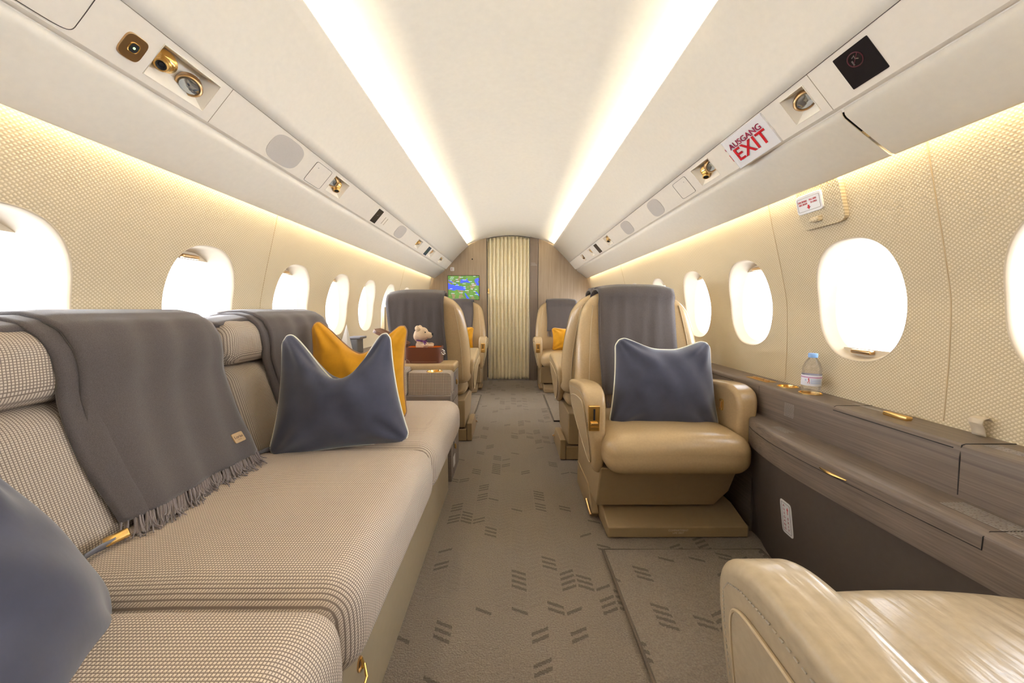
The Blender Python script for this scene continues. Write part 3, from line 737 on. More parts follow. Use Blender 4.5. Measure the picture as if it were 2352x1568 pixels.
# lid seams
for P_, r_ in (([(.9925, 1.110, .627), (1.0, 1.112, LZ + .0002), (1.045, 1.112, LZ + .0002), (1.112, 1.112, LZ + .0002)], .0011),
    ([(.9945, .787, .515), (.990, .787, .60), (.992, .787, .628), (1.0, .787, LZ + .0003), (1.112, .787, LZ + .0003)], .0014),
    ([(.9885, 1.108, .618), (.9885, .80, .618)], .0012), ([(.9955, 1.45, .515), (.9895, 1.45, .62), (1.0, 1.45, LZ)], .0008),
    ([(1.0075, 2.1, .612), (.9893, 2.1, .612), (.9893, 1.62, .612)], .0012)):
    b = MB(); b.tube(P_, r_, 6); b.build('joint', 'gap', root, world=True)
b = MB(); b.rbox((1.055, .985, LZ + .006), (.010, .032, .006), .004, m=2, n=2); b.box(1.048, 1.062, .955, 1.015, LZ - .001, LZ + .003); b.build('lid_handle', 'gold', root, world=True)
# sockets / notices on the ledge
placard('ledge_placard', 'engraved seat belt notice with little pictogram on ledge front below bottle', (.9905, 1.287, .567), (0, -1, 0), (0, 0, 1), .045, .05, 10)
placard('ledge_placard', 'engraved notice on top of ledge near the right picture edge', (1.045, .735, LZ + .0003), (0, -1, 0), (1, 0, 0), .09, .03, 5)
b = MB(); b.box(1.072, 1.085, 1.02, 1.14, LZ, LZ + .0006); r = thing('label_strip', 'thin pale adhesive strip on ledge behind the bottle', 'label', (1.078, 1.08, LZ)); b.build('strip', 'print', r, world=True, smooth=False)

# storage cabinet under the ledge
root = thing('storage_cabinet', 'curved grey oak cabinet with brass pull below the right ledge', 'cabinet', (.93, .8, 0))
def fx_(y):  # front edge of the shelf in plan
    return interp([(-1.2, .90), (.60, .894), (.90, .880), (1.05, .874), (1.15, .876), (1.25, .887), (1.35, .908), (1.42, .934), (1.46, .960), (1.474, .985)], y)
ysm = [-1.2, -.6, 0, .3, .5, .65, .8, .9, 1.0, 1.05, 1.1, 1.15, 1.2, 1.25, 1.3, 1.34, 1.38, 1.41, 1.44, 1.458, 1.468, 1.474]
def fxs(y): return sum(fx_(y + d) for d in (-.04, -.02, 0, .02, .04)) / 5 if y < 1.40 else fx_(y)
b = MB(); prf = [(1.02, .508), (None, 0.012, .508), (None, .005, .506), (None, .001, .500), (None, 0, .492), (None, .002, .405), (None, .014, .402)]
vs = []
for y in ysm:
    f = fxs(y)
    for q in prf:
        vs.append((q[0], y, q[1]) if q[0] else (f + q[1], y, q[2]))
n = len(prf); fs = [(i * n + j, (i + 1) * n + j, (i + 1) * n + j + 1, i * n + j + 1) for i in range(len(ysm) - 1) for j in range(n - 1)]
b.add(vs, fs); b.build('shelf', 'wood', root, world=True, angle=50)
b = MB(); vs = []
lp = [(.014, .402), (.022, .30), (.04, .18), (.065, .05), (.075, 0)]
for y in ysm:
    f = fxs(y)
    for dx, z in lp: vs.append((min(f + dx, 1.01 - .0005), y, z))
n = len(lp); b.add(vs, [(i * n + j, (i + 1) * n + j, (i + 1) * n + j + 1, i * n + j + 1) for i in range(len(ysm) - 1) for j in range(n - 1)])
b.add([(.985, 1.474, .508), (1.015, 1.474, .508), (1.015, 1.474, 0), (1.0, 1.474, 0), (.998, 1.474, .402)], [(0, 1, 2, 3, 4)])
b.build('lower_panel', 'panel_dark', root, world=True, angle=50)
for P_ in ([(fxs(y) - .0006 + (0 if y < 1.4 else .001), y, .472) for y in [.66 + .74 * i / 30 for i in range(31)]],
    [(fxs(.66) - .0006, .66, .472), (fxs(.66) - .0006, .66, .498), (fxs(.66) + .012, .66, .5085), (1.0, .66, .5085)]):
    b = MB(); b.tube(P_, .0009, 5); b.build('joint', 'gap', root, world=True)
b = MB(); b.tube([(fxs(y) - .007 * math.sin(PI * (y - .93) / .08), y, .479) for y in [.93 + .08 * i / 12 for i in range(13)]], [.002 + .0022 * math.sin(PI * i / 12) for i in range(13)], 8)
b.build('pull', 'gold', root, world=True)
placard('shelf_placard', 'engraved notice on shelf corner beside the cream seat arm', (.945, 1.25, .5085), (0, -1, 0), (1, 0, 0), .07, .035, 5)
placard('shelf_placard', 'large engraved notice on shelf at the right picture edge', (.955, .70, .5085), (0, -1, 0), (1, 0, 0), .13, .055, 8)
# AUSGANG / EXIT sticker on the lower panel
r = thing('exit_sticker', 'upright white sticker reading AUSGANG EXIT on dark cabinet panel', 'sticker', (.925, 1.16, .24))
def st(p, k):
    y = 1.160 - p[0]; z = .240 + p[1]; base = fxs(y) + interp([(0, .075), (.05, .065), (.18, .04), (.30, .022), (.402, .014)], z)
    return Vector((base - k, y, z))
b = MB(); b.prism(oval(.027, .058, 8, 48), st, -.001, .0012); b.build('label', 'white', r, world=True, smooth=False)
b = MB(); b.tube([st(p, .0014) for p in oval(.020, .050, 20, 48)], .0004, 4, closed=True); b.build('border', 'blackm', r, world=True)
for i, ch in enumerate('AUSGANG'):
    o = st((-.0085, .040 - i * .0132), .0016); text(ch, 'lettering', 'darkred', r, o, (0, -1, 0), (-.15, 0, 1), .011, .0002)
for i, ch in enumerate('EXIT'):
    o = st((.0085, .001 - i * .0132), .0016); text(ch, 'lettering', 'darkred', r, o, (0, -1, 0), (-.15, 0, 1), .011, .0002)
b = MB(); b.prism([(-.0008, -.012), (.0008, -.012), (.0008, .002), (.003, .002), (0, .012), (-.003, .002), (-.0008, .002)], lambda p, k: st((.0085 + p[0], .028 + p[1]), k), .001, .0018); b.build('arrow', 'red', r, world=True, smooth=False)

# water bottle in the nearer cup holder
r = thing('water_bottle', 'small clear water bottle with pale blue cap in gold cup holder', 'bottle', (1.058, 1.282, .580))
bz = .580
b = MB(); b.lathe([(.0001, 0), (.020, .0), (.0245, .004), (.0255, .015), (.0245, .022), (.026, .032), (.0265, .046), (.0255, .054), (.0275, .066), (.0285, .078), (.0285, .122), (.0270, .128), (.0285, .134), (.027, .144), (.022, .158), (.015, .170), (.0115, .176), (.0115, .186), (.0001, .186)], (0, 0, 0), 40)
b.build('bottle_body', 'pet', r)
b = MB(); b.lathe([(.0001, .190), (.0130, .190), (.0140, .188), (.0140, .176), (.0132, .175), (.0001, .175)], (0, 0, 0.002), 32); b.build('cap', 'cap', r)
b = MB(); b.lathe([(.0287, .080), (.0290, .081), (.0290, .116), (.0287, .117)], (0, 0, 0), 48); lb = b.build('label', 'label_w', r)
b = MB(); b.lathe([(.0291, .108), (.0293, .108), (.0293, .1115), (.0291, .1115)], (0, 0, 0), 48); b.build('pink_band', 'label_p', lb)
def lab_patch(a0, a1, z0, z1, mat, nm):
    b = MB(); b.grid(lambda u, v: (.0294 * math.cos(lerp(a0, a1, u)), .0294 * math.sin(lerp(a0, a1, u)), lerp(z0, z1, v)), 8, 1); b.build(nm, mat, lb)
for i in range(6): lab_patch(-PI / 2 - .75, -PI / 2 + .35, .088 + i * .003, .0895 + i * .003, 'label_b', 'label_print')
va = -PI / 2 - .95
for (da, z, ww_, hh_, m_) in ((0, .104, .10, .006, 'red'), (.04, .098, .08, .008, 'red'), (-.06, .092, .05, .006, 'red'), (.10, .091, .05, .005, 'red'), (-.30, .1, .12, .006, 'label_b')):
    lab_patch(va + da - ww_ / 2, va + da + ww_ / 2, z - hh_ / 2, z + hh_ / 2, m_, 'label_print')

# left ledge beyond the sofa
root = thing('side_ledge', 'grey oak window ledge running along the left wall', 'ledge', (-1.05, 3.4, 0))
b = MB(); pr2 = [(-1.112, LZ), (-.9985, LZ), (-.9925, LZ - .003), (-.9895, LZ - .010), (-.9945, .50), (-1.02, .49), (-1.02, 0)]
b.grid(lambda u, v: (pr2[round(u * 6)][0], lerp(1.93, YB, v), pr2[round(u * 6)][1]), 6, 6)
b.build('ledge_body', 'wood', root, world=True, angle=50)

# ------------------------------------------------------------------ floor mats
def mat_(name, x0, x1, y0, y1, label):
    root = thing(name, label, 'floor mat', ((x0 + x1) / 2, (y0 + y1) / 2, 0))
    b = MB(); b.box(x0, x1, y0, y1, .0005, .011); b.build('carpet_piece', 'carpet', root, world=True, smooth=False)
    b = MB(); b.tube([(x0, y0, .008), (x0, y1, .008), (x1, y1, .008), (x1, y0, .008)], .0062, 8, closed=True)
    b.build('bound_edge', plain('mat_binding', (.14, .11, .085), .9, 0, 400, .2, .4, .001), root, world=True)
mat_('floor_mat', .354, .955, -.9, 1.338, 'taupe floor mat with dark bound edge in the right foreground')
mat_('floor_mat', .358, .96, 2.98, 3.90, 'far floor mat between the facing right seats')
mat_('floor_mat', -.95, -.318, 3.13, 3.90, 'far floor mat between the facing left seats')

# ------------------------------------------------------------------ seats
def chaikin(P, k=1):
    for _ in range(k):
        Q = []
        for i in range(len(P)):
            a, c = P[i], P[(i + 1) % len(P)]; Q += [(a[0] * .75 + c[0] * .25, a[1] * .75 + c[1] * .25), (a[0] * .25 + c[0] * .75, a[1] * .25 + c[1] * .75)]
        P = Q
    return P
def arm_poly():
    P = [(.150, .262), (.128, .276), (.112, .31), (.104, .38), (.103, .47), (.106, .535), (.116, .575), (.138, .602), (.175, .617), (.22, .620), (.30, .613), (.42, .597), (.515, .580), (.545, .562), (.552, .52), (.545, .47), (.50, .435), (.42, .385), (.30, .315), (.22, .272)]
    return chaikin(P, 2)
def seat(label, loc, rz, aisle, plinth_dx=0, soft=False, group='tan leather cabin seats', lean=0.0):
    """faces -Y in its own frame; origin on the floor under the front of the cushion"""
    lm = 'leather_soft' if soft else 'leather'
    root = thing('cabin_seat', label, 'seat', loc, rz, group)
    # plinth, low sloping box
    dx = plinth_dx
    b = MB(); b.prism([(.115, .004), (.115, .050), (.24, .088), (.60, .088), (.60, .004)], lambda p, t: (t, p[0], p[1]), dx - .285, dx + .285)
    pn = b.build('plinth', 'plinth', root, smooth=True, bevel=.006)
    text('COMPARTMENT\nLIFE VEST', 'lettering', 'stitch', pn, (dx, .1146, .030), (1, 0, 0), (0, 0, 1), .011, .0002, world=False)
    sx = aisle
    b = MB(); b.prism([(.27, .004), (.25, .03), (.30, .085), (.34, .125), (.60, .13), (.60, .004)], lambda p, t: (t, p[0], p[1]), dx + sx * .287, dx + sx * .322)
    b.build('track_cover', 'plinth', root, bevel=.006)
    b = MB(); b.tube([(dx + sx * .326, .24, .03), (dx + sx * .330, .27, .045), (dx + sx * .330, .32, .060)], .006, 8); b.build('latch', 'bronze', root)
    # base box with chamfered lower edge
    b = MB(); prb = [(-.275, .295), (.275, .295), (.275, .175), (.232, .098), (-.275, .098)] if sx < 0 else [(.275, .295), (-.275, .295), (-.275, .175), (-.232, .098), (.275, .098)]
    b.prism(prb, lambda p, t: (p[0] * (1 if t > .3 or p[1] > .2 else .985), t + (.078 * (.295 - p[1]) / .197 if t < .3 else 0), p[1]), .115, .60); b.build('seat_base', 'plinth', root, bevel=.008)
    # cushion
    def dc(q):
        x, y, z = q; ty = (y + .25) / .5; k = (z / .082 + 1) / 2
        z += k * ((.028 if soft else .014) * (1 - (x / .275) ** 2) * (1 if ty < .9 else .5) - .02 * max(0, ty))
        if ty < .3: z -= .010 * (1 - ty / .3) * (k * 1.6 - .6)
        return (x, y, z)
    b = MB(); b.rbox((0, .255, .378), (.276, .255, .082), .066, dc, 6, 10); cu = b.build('seat_cushion', lm, root, angle=180)
    if soft:
        nt = M['leather_soft'].node_tree
    # backrest
    hz = .315
    def db(q, off=0):
        x, y, z = q; t = (z + hz) / (2 * hz); ax = abs(x) / .315
        x = x * (1 - .17 * max(0, t) ** 2.4)
        z = z - .085 * max(0, t) ** 2 * ax ** 3.2
        if y < 0: y -= .030 * ax ** 4 - .012
        else: y += -.035 * ax ** 2.5
        y += (z + hz) * (.24 + lean) - .02 * math.sin(PI * t)
        return (x, y, z)
    bc = (0, .525, .715)
    b = MB(); b.rbox(bc, (.315, .078, hz), .062, db, 5, 12); br = b.build('backrest', lm, root, angle=180)
    def onb(x, t, front=True):
        y = -.078 if front else .078
        q = db((x, y, -hz + 2 * hz * t)); return (q[0] + bc[0], q[1] + bc[1] + (-.0015 if front else .0015), q[2] + bc[2])
    for sgn in (-1, 1):
        b = MB(); b.tube([onb(sgn * .252, .10 + .82 * i / 24) for i in range(25)], .0022, 6); b.build('piping', 'piping_tan', br)
        b = MB(); b.tube([onb(sgn * .262, .06 + .86 * i / 24, False) for i in range(25)], .0020, 6); b.build('piping', 'piping_tan', br)
    # little metal pull on the top of the back
    p = onb(-.16 * sx, .985, False)
    b = MB(); b.rbox((p[0], p[1] - .03, p[2] + .012), (.014, .006, .004), .003, m=2, n=2); b.build('top_pull', 'bronze', br)
    # arms
    for sg in (-1, 1):
        def am(p, t, sg=sg):
            k = max(0, (.60 - p[1]) / .34); o = .347 - .050 * k; i = .258 + .002 * k
            return (sg * lerp(i, o, t), p[0], p[1])
        b = MB(); b.prism(arm_poly(), am, 0, 1)
        ar = b.build('armrest', lm, root, bevel=.040, seg=8)
        # inset side panel with piping
        P = [(.148, .300), (.144, .38), (.144, .46), (.148, .520), (.156, .543), (.172, .554), (.20, .556), (.30, .548), (.42, .528), (.520, .492), (.46, .425), (.34, .352), (.22, .290)]; P = chaikin(P, 2)
        def out(p, h, sg=sg):
            k = max(0, (.60 - p[1]) / .34); return (sg * (.347 - .050 * k + h), p[0], p[1])
        b = MB(); b.prism(P, lambda p, t: out(p, t), -.004, .0035); sp_ = b.build('side_panel', lm, ar, bevel=.003, seg=3)
        b = MB(); b.tube([out(p, .0030) for p in P], .0024, 6, closed=True); b.build('piping', 'piping_tan', ar)
        # stitched line along the top of the pad
        st_ = [(.126, .42), (.126, .50), (.132, .552), (.146, .572), (.175, .583), (.22, .586), (.30, .579), (.42, .563), (.50, .548)]
        b = MB()
        def si(u):
            i = min(len(st_) - 2, int(u * (len(st_) - 1))); t = u * (len(st_) - 1) - i; return (lerp(st_[i][0], st_[i + 1][0], t), lerp(st_[i][1], st_[i + 1][1], t))
        N = 64
        for q in range(N):
            a, c = si(q / N), si((q + .55) / N); b.tube([out(a, .0), out(c, .0)], .0010, 4)
        b.build('stitching', 'seam', ar)
        if sg == aisle and soft: continue
        if sg == aisle:
            xc = sg * .308; yf = .102
            b = MB(); b.box(xc - .022, xc + .022, yf - .004, yf + .012, .452, .552)
            cp = b.build('control_plate', 'gold', ar, smooth=False, bevel=.003)
            b = MB(); b.box(xc - .0035, xc + .0035, yf - .0050, yf - .003, .496, .540); b.build('slot', 'blackm', cp, smooth=False)
            b = MB(); b.rbox((xc, yf - .010, .484), (.014, .006, .005), .002, m=2, n=2); b.box(xc - .014, xc + .014, yf - .006, yf - .003, .461, .470); b.build('lever', 'gold', cp)
        else:
            xi = sg * .257
            b = MB(); b.prism(oval(.013, .024, 5, 32), lambda p, t: (xi - sg * t, .225 + p[0], .525 + p[1]), -.004, .003); cp = b.build('control_plate', 'gold', ar, smooth=False, bevel=.001)
            b = MB(); b.box(min(xi - sg * .006, xi), max(xi - sg * .006, xi), .221, .229, .512, .538); b.build('button', 'bronze', cp, smooth=False)
    return root
# soft leather wrinkles for the near seat
def wrinkle():
    m = M['leather_soft']; nt = m.node_tree; p = nt.nodes['Principled BSDF']; v, s = objco(nt)
    f = noise(nt, v, 1, 2, (15, 3.2, 3)); g = noise(nt, v, 1, 3, (30, 5, 5)); h = mth(nt, 'ADD', f, mth(nt, 'MULTIPLY', g, .4))
    bp = nd(nt, 'ShaderNodeBump'); bp.inputs['Strength'].default_value = .75; bp.inputs['Distance'].default_value = .013
    nt.links.new(h, bp.inputs['Height']); old = p.inputs['Normal'].links[0].from_node
    nt.links.new(bp.outputs[0], old.inputs['Normal'])
wrinkle()
seat('tan leather seat facing the camera with the blue pillow and grey throw', (.632, 1.305, 0), 0, -1, .045)
seat('tan leather seat seen from behind, back to back with the blue pillow seat', (.625, 2.80, 0), PI, 1, .0)
seat('tan leather seat by the bulkhead right of the curtain, holding a mustard cushion', (.605, 3.90, 0), 0, -1, .05)
seat('tan leather seat with its throw-covered back behind the teddy bear', (-.595, 3.13, 0), PI, -1, .0)
seat('tan leather seat left of the curtain under the map screen', (-.61, 3.92, 0), 0, 1, -.05)
seat('tan leather seat in right foreground cut by the picture edge', (.625, .597, 0), PI, 1, 0, soft=True)

# ------------------------------------------------------------------ cloths
def fringe(b, pts, dirs, length, n_per, rnd, r=.0018, drop=None):
    for p, d in zip(pts, dirs):
        for q in range(n_per):
            o = Vector(p) + Vector((rnd.uniform(-.002, .002),) * 3); L = length * rnd.uniform(.8, 1.1); dd = Vector(d).normalized()
            side = Vector((rnd.uniform(-.16, .16), rnd.uniform(-.16, .16), rnd.uniform(-.05, .2)))
            P_ = [o + (dd + side * (k / 4) ** 1.5) * L * k / 4 for k in range(5)]
            if drop: P_ = [drop(x) for x in P_]
            b.tube(P_, [r, r * 1.05, r * 1.1, r, r * .7], 5)
def seat_throw(label, sloc, rz, x0, x1, back_z, front_z, seed, group='grey wool throws over the seat backs', lean=0.0):
    """folded throw hung over a seat back; same local frame as the seat"""
    rnd = random.Random(seed); root = thing('throw_blanket', label, 'blanket', sloc, rz, group)
    hz = .315
    # profile of the back: (y,z) going from the rear hem over the top to the front hem
    def by(z, front):  # y of the front / rear surface at height z
        t = (z - .40) / .63; y = .525 + (z - .40) * .24 - .02 * math.sin(PI * min(1, max(0, t)))
        return y + (-.078 + .012 - .016 if front else .078 + .012)
    zt = 1.046
    path = [(by(z, False), z) for z in [lerp(back_z, .96, i / 8) for i in range(9)]]
    yb_, yf_ = by(.96, False), by(.96, True)
    path += [(yb_ + .003, .99), (yb_ - .012, 1.022), (lerp(yb_, yf_, .35), zt), (lerp(yb_, yf_, .65), zt), (yf_ + .012, 1.030), (yf_ - .004, 1.0)]
    path += [(by(z, True), z) for z in [lerp(.96, front_z, i / 10) for i in range(11)]]
    acc = [0]
    for p, q in zip(path, path[1:]): acc.append(acc[-1] + math.hypot(q[0] - p[0], q[1] - p[1]))
    T = [a / acc[-1] for a in acc]; ty = list(zip(T, [p[0] for p in path])); tz = list(zip(T, [p[1] for p in path]))
    def f(u, v, off=0, xa=x0, xb=x1):
        y, z = interp(ty, v), interp(tz, v)
        vv = abs(v - .5) * 2; wv = .006 * math.sin(u * 9 + seed) * vv + .004 * math.sin(u * 21 + v * 7)
        d = -1 if v > .5 else 1
        tt = (z - .40) / .63; ax = abs(lerp(xa, xb, u)) / .315
        if z > .9: z -= .075 * min(1, (z - .9) / .12) * ax ** 3.2
        return (lerp(xa, xb, u) + .004 * math.sin(v * 13 + seed), y + d * (abs(wv) + off), z + (off if .4 < v < .6 else 0))
    b = MB()
    b.grid(lambda u, v: f(u, v, .006), 20, 60)
    b.grid(lambda u, v: f(u, v, -.002, x0 - .008, x1 + .006), 16, 60)
    b.build('cloth', 'throw', root, solid=.006, angle=180)
    k = 44
    for v, zz in ((1, front_z), (0, back_z)):
        b = MB(); pts = [f(i / (k - 1), v, .004) for i in range(k)]; fringe(b, pts, [(0, 0, -1)] * k, .075, 2, rnd, .0016)
        b.build('fringe', 'fringe', root)
    return root
A_ = (.632, 1.305, 0)
seat_throw('grey throw over seat back behind the blue pillow, right of aisle', A_, 0, -.185, .185, .62, .515, 1)
seat_throw('grey throw on the second right seat, only its top fold showing', (.625, 2.80, 0), PI, -.17, .17, .70, .60, 2)
seat_throw('grey throw on bulkhead seat right of the curtain above mustard cushion', (.605, 3.90, 0), 0, -.165, .19, .70, .665, 3)
seat_throw('wide grey throw over the seat back behind the teddy bear', (-.595, 3.13, 0), PI, -.155, .200, .52, .66, 4)
seat_throw('grey throw on bulkhead seat under the map screen', (-.61, 3.92, 0), 0, -.19, .15, .70, .60, 5)

def sofa_throw(label, ya, yb, shear, hem, tagged, seed, ext=-.25):
    rnd = random.Random(seed)
    prof = [(-1.080, .899), (-1.04, .905), (-.985, .906), (-.945, .897), (-.915, .872), (-.899, .835), (-.897, .79), (-.902, .755), (-.902, .735), (-.895, .70), (-.880, .64), (-.862, .575), (-.843, .52), (-.828, hem)]
    acc = [0]
    for p, q in zip(prof, prof[1:]): acc.append(acc[-1] + math.hypot(q[0] - p[0], q[1] - p[1]))
    T = [a / acc[-1] for a in acc]; tx = list(zip(T, [p[0] for p in prof])); tz = list(zip(T, [p[1] for p in prof]))
    def f(u, v, off=0, dy=0, w0=0, w1=1):
        uu = lerp(w0, w1, u)
        y = lerp(ya, yb, uu) + shear * max(0, v - .25) + dy + .004 * math.sin(v * 11 + seed)
        wv = .007 * math.sin(uu * 10 + seed * 2) * max(0, v - .3) + .003 * math.sin(uu * 23 + v * 6)
        roll = -.012 * max(0, 1 - uu / .10) - .010 * max(0, (uu - .93) / .07)
        x = interp(tx, v) + (off + wv + roll) * (1 if v > .25 else .2); z = interp(tz, v) + (off + roll * .4 if v < .42 else off * .3)
        return (x, y, z)
    b = MB(); b.grid(lambda u, v: f(u, v, .016), 28, 60)
    b.grid(lambda u, v: f(u, v, .006, -.030, 0, .55), 16, 60)
    b.grid(lambda u, v: f(u, v * .30, .003, -.018, ext, .9), 16, 30)
    b.grid(lambda u, v: f(u, v * .27, -.006, -.024, ext * .9, .9), 16, 30)
    root = thing('throw_blanket', label, 'blanket', (-.95, (ya + yb) / 2, .9), 0, 'grey wool throws on the sofa')
    cl = b.build('cloth', 'throw', root, solid=.007, angle=180, world=True)
    b = MB(); k = 74
    def drop(p): return Vector((p.x, p.y, max(p.z, .459 + .002)))
    pts = [f(i / (k - 1), 1, .016) for i in range(k)]
    fringe(b, pts, [(.62, -.62, -.22)] * k, .082, 3, rnd, .0017, drop)
    pts = [f(i / 20, 1, .006, -.030, 0, .5) for i in range(20)]
    fringe(b, pts, [(.6, -.6, -.3)] * 20, .075, 3, rnd, .0017, drop)
    b.build('fringe', 'fringe', root, world=True)
    if tagged:
        o = Vector(f(.83, .885, .022)); ru = (Vector(f(.9, .885, .022)) - Vector(f(.76, .885, .022))).normalized(); uv_ = (Vector(f(.83, .85, .022)) - Vector(f(.83, .92, .022))).normalized()
        nn = ru.cross(uv_).normalized()
        b = MB(); b.prism(oval(.019, .0155, 9, 40), lambda p, t: o + ru * p[0] + uv_ * p[1] + nn * t, -.002, .0015); tg = b.build('leather_tag', 'tag', root, world=True, smooth=False)
        text('Lorias', 'lettering', 'brown_print', tg, o + nn * .0018 + uv_ * .002, ru, uv_, .0125, .0002)
        text('HOME', 'lettering', 'tag', tg, o + nn * .0018 - uv_ * .007, ru, uv_, .005, .0004)
sofa_throw('big grey fringed throw with leather tag over the near sofa back', .745, 1.125, .05, .468, True, 3)
sofa_throw('second grey throw on the sofa back beside the blue and mustard pillows', 1.36, 1.80, .06, .475, False, 8, -.38)

# ------------------------------------------------------------------ sofa
root = thing('sofa', 'long beige check three place sofa along the left wall', 'sofa', (-.6, .9, 0))
def dcs(q):
    x, y, z = q
    if z > 0: z += .010 * (1 - (y / .34) ** 2) - .010 * max(0, -x / .3)
    if x > 0: x += .010 * (1 - (z / .095) ** 2)
    return (x, y, z)
for ya, yb in ((-.75, -.095), (-.085, .572), (.580, 1.245), (1.252, 1.915)):
    b = MB(); b.rbox((-.570, (ya + yb) / 2, .362), (.298, (yb - ya) / 2, .093), .055, dcs, 6, 10); b.build('seat_cushion', 'sofa', root, world=True, angle=180)
def dbk(q):
    x, y, z = q; k = (z + .16) / .32
    return (x + (1 - k) * .085 + .006 * (1 - (y / .33) ** 2) * (1 if x > 0 else 0), y, z)
for ya, yb in ((-.75, -.095), (-.085, .545), (.550, 1.183), (1.193, 1.86)):
    b = MB(); b.rbox((-1.005, (ya + yb) / 2, .575), (.082, (yb - ya) / 2, .162), .05, dbk, 5, 8); b.build('back_cushion', 'sofa_dark', root, world=True, angle=180)
    b = MB(); b.rbox((-1.0, (ya + yb) / 2, .812), (.095, (yb - ya) / 2, .076), .055, None, 6, 6); b.build('head_bolster', 'sofa_dark', root, world=True, angle=180)
b = MB(); b.box(-1.0, -.320, -.75, 1.83, 0, .27); b.build('base', 'fascia', root, world=True, smooth=False, bevel=.003)
for y, z in ((.90, .22), (.72, .18), (1.22, .235), (1.60, .235), (.40, .2)):
    b = MB(); b.prism(oval(.012, .016, 2, 24), lambda p, t: (t, y + p[0], z + p[1]), -.321, -.3165); k_ = b.build('latch', 'bronze', root, world=True, smooth=False)
    b = MB(); b.tube([(-.315, y, z + .014), (-.312, y, z + .004), (-.313, y, z - .008)], .003, 8); b.build('pull_ring', 'gold', k_, world=True)
b = MB(); b.tube([(-.3175, .60, .16), (-.305, .62, .15), (-.302, .67, .147), (-.305, .72, .15), (-.3175, .74, .16)], .003, 8); b.build('bar_handle', 'gold', root, world=True)
# seat belts
def belt(label, pts, buckle):
    root = thing('seat_belt', label, 'seat belt', pts[0], 0, 'seat belts tucked into the sofa')
    b = MB()
    def f(u, v):
        i = min(len(pts) - 2, int(u * (len(pts) - 1))); t = u * (len(pts) - 1) - i; p = Vector(pts[i]).lerp(Vector(pts[i + 1]), t)
        return (p.x + .014 * (v - .5), p.y, p.z + .018 * (v - .5))
    b.grid(f, 20, 3); b.build('webbing', 'belt', root, world=True, solid=.002)
    if buckle:
        c = Vector(buckle)
        b = MB(); b.rbox((0, 0, 0), (.010, .019, .005), .004, m=2, n=3)
        o = b.build('buckle', 'gold', root, world=False); o.location = c - root.location; o.rotation_euler = (.25, .5, -.55)
belt('gold buckled seat belt at the fringe of the big throw', [(-.80, .655, .462), (-.795, .675, .466), (-.79, .70, .466)], (-.790, .708, .470))
belt('grey seat belt webbing poking out between the two sofa backs', [(-.835, 1.17, .452), (-.81, 1.19, .462), (-.80, 1.215, .456)], None)

# ------------------------------------------------------------------ end cabinet beyond the sofa
root = thing('end_cabinet', 'grey end cabinet with leather top and check fabric armrest beyond sofa', 'cabinet', (-.6, 2.08, 0))
b = MB(); b.box(-.985, -.318, 1.918, 2.20, 0, .470); b.box(-.985, -.318, 2.045, 2.225, .470, .572); b.build('body', 'woodx', root, world=True, smooth=False, bevel=.003)
b = MB(); hole = oval(.040, .040, 2, 40); cx, cy = -.412, 1.987
ring_cell(b, (-.545, -.338, 1.938, 2.040), (cx, cy), hole, lambda u, v: (u, v, .589), 2)
# rounded block around the cup
prA = [(-.545, .589), (-.338, .589), (-.326, .586), (-.319, .577), (-.317, .565), (-.317, .49), (-.320, .474), (-.335, .471), (-.545, .471)]
b.add([(x, 1.938, z) for x, z in prA[1:]] + [(x, 2.04, z) for x, z in prA[1:]], [(i, i + 1, 9 + i - 0 if False else i + 9, i + 8) for i in range(7)])
b.add([(x, 1.938, z) for x, z in prA], [tuple(range(len(prA)))])
b.build('armrest', 'sofa_arm', root, world=True, angle=40)
b = MB(); b.rbox((-.765, 1.985, .538), (.215, .062, .072), .018, None, 4, 4); b.build('armrest_pad', 'sofa_arm', root, world=True, angle=180)
b = MB(); b.lathe([(.044, .0), (.044, .002), (.043, .003), (.039, .0028), (.038, 0), (.036, -.04), (.0001, -.042)], (cx, cy, .589), 40); b.build('cup_holder', 'gold', root, world=True)
b = MB(); b.rbox((-.645, 2.138, .596), (.330, .085, .023), .012, None, 4, 3); b.build('leather_top', 'leather', root, world=True, angle=180)
for y, z in ((2.10, .52), (2.02, .17)):
    b = MB(); b.prism(oval(.012, .022, 2.4, 24), lambda p, t: (t, y + p[0], z + p[1]), -.318, -.3135); k_ = b.build('latch', 'chrome', root, world=True, smooth=False)
    b = MB(); b.tube([(-.3115, y, z + .004), (-.309, y, z - .008), (-.310, y, z - .024)], .004, 8); b.build('pull_ring', 'gold', k_, world=True)
for P_ in ([(-.3176, 1.918, .42), (-.3176, 2.2, .42)], [(-.3176, 2.0, 0.01), (-.3176, 2.0, .46)]):
    b = MB(); b.tube(P_, .0009, 5); b.build('joint', 'gap', root, world=True)
b = MB(); b.box(-.3185, -.3165, 1.985, 2.045, .05, .11); b.build('sticker', 'white', root, world=True, smooth=False)

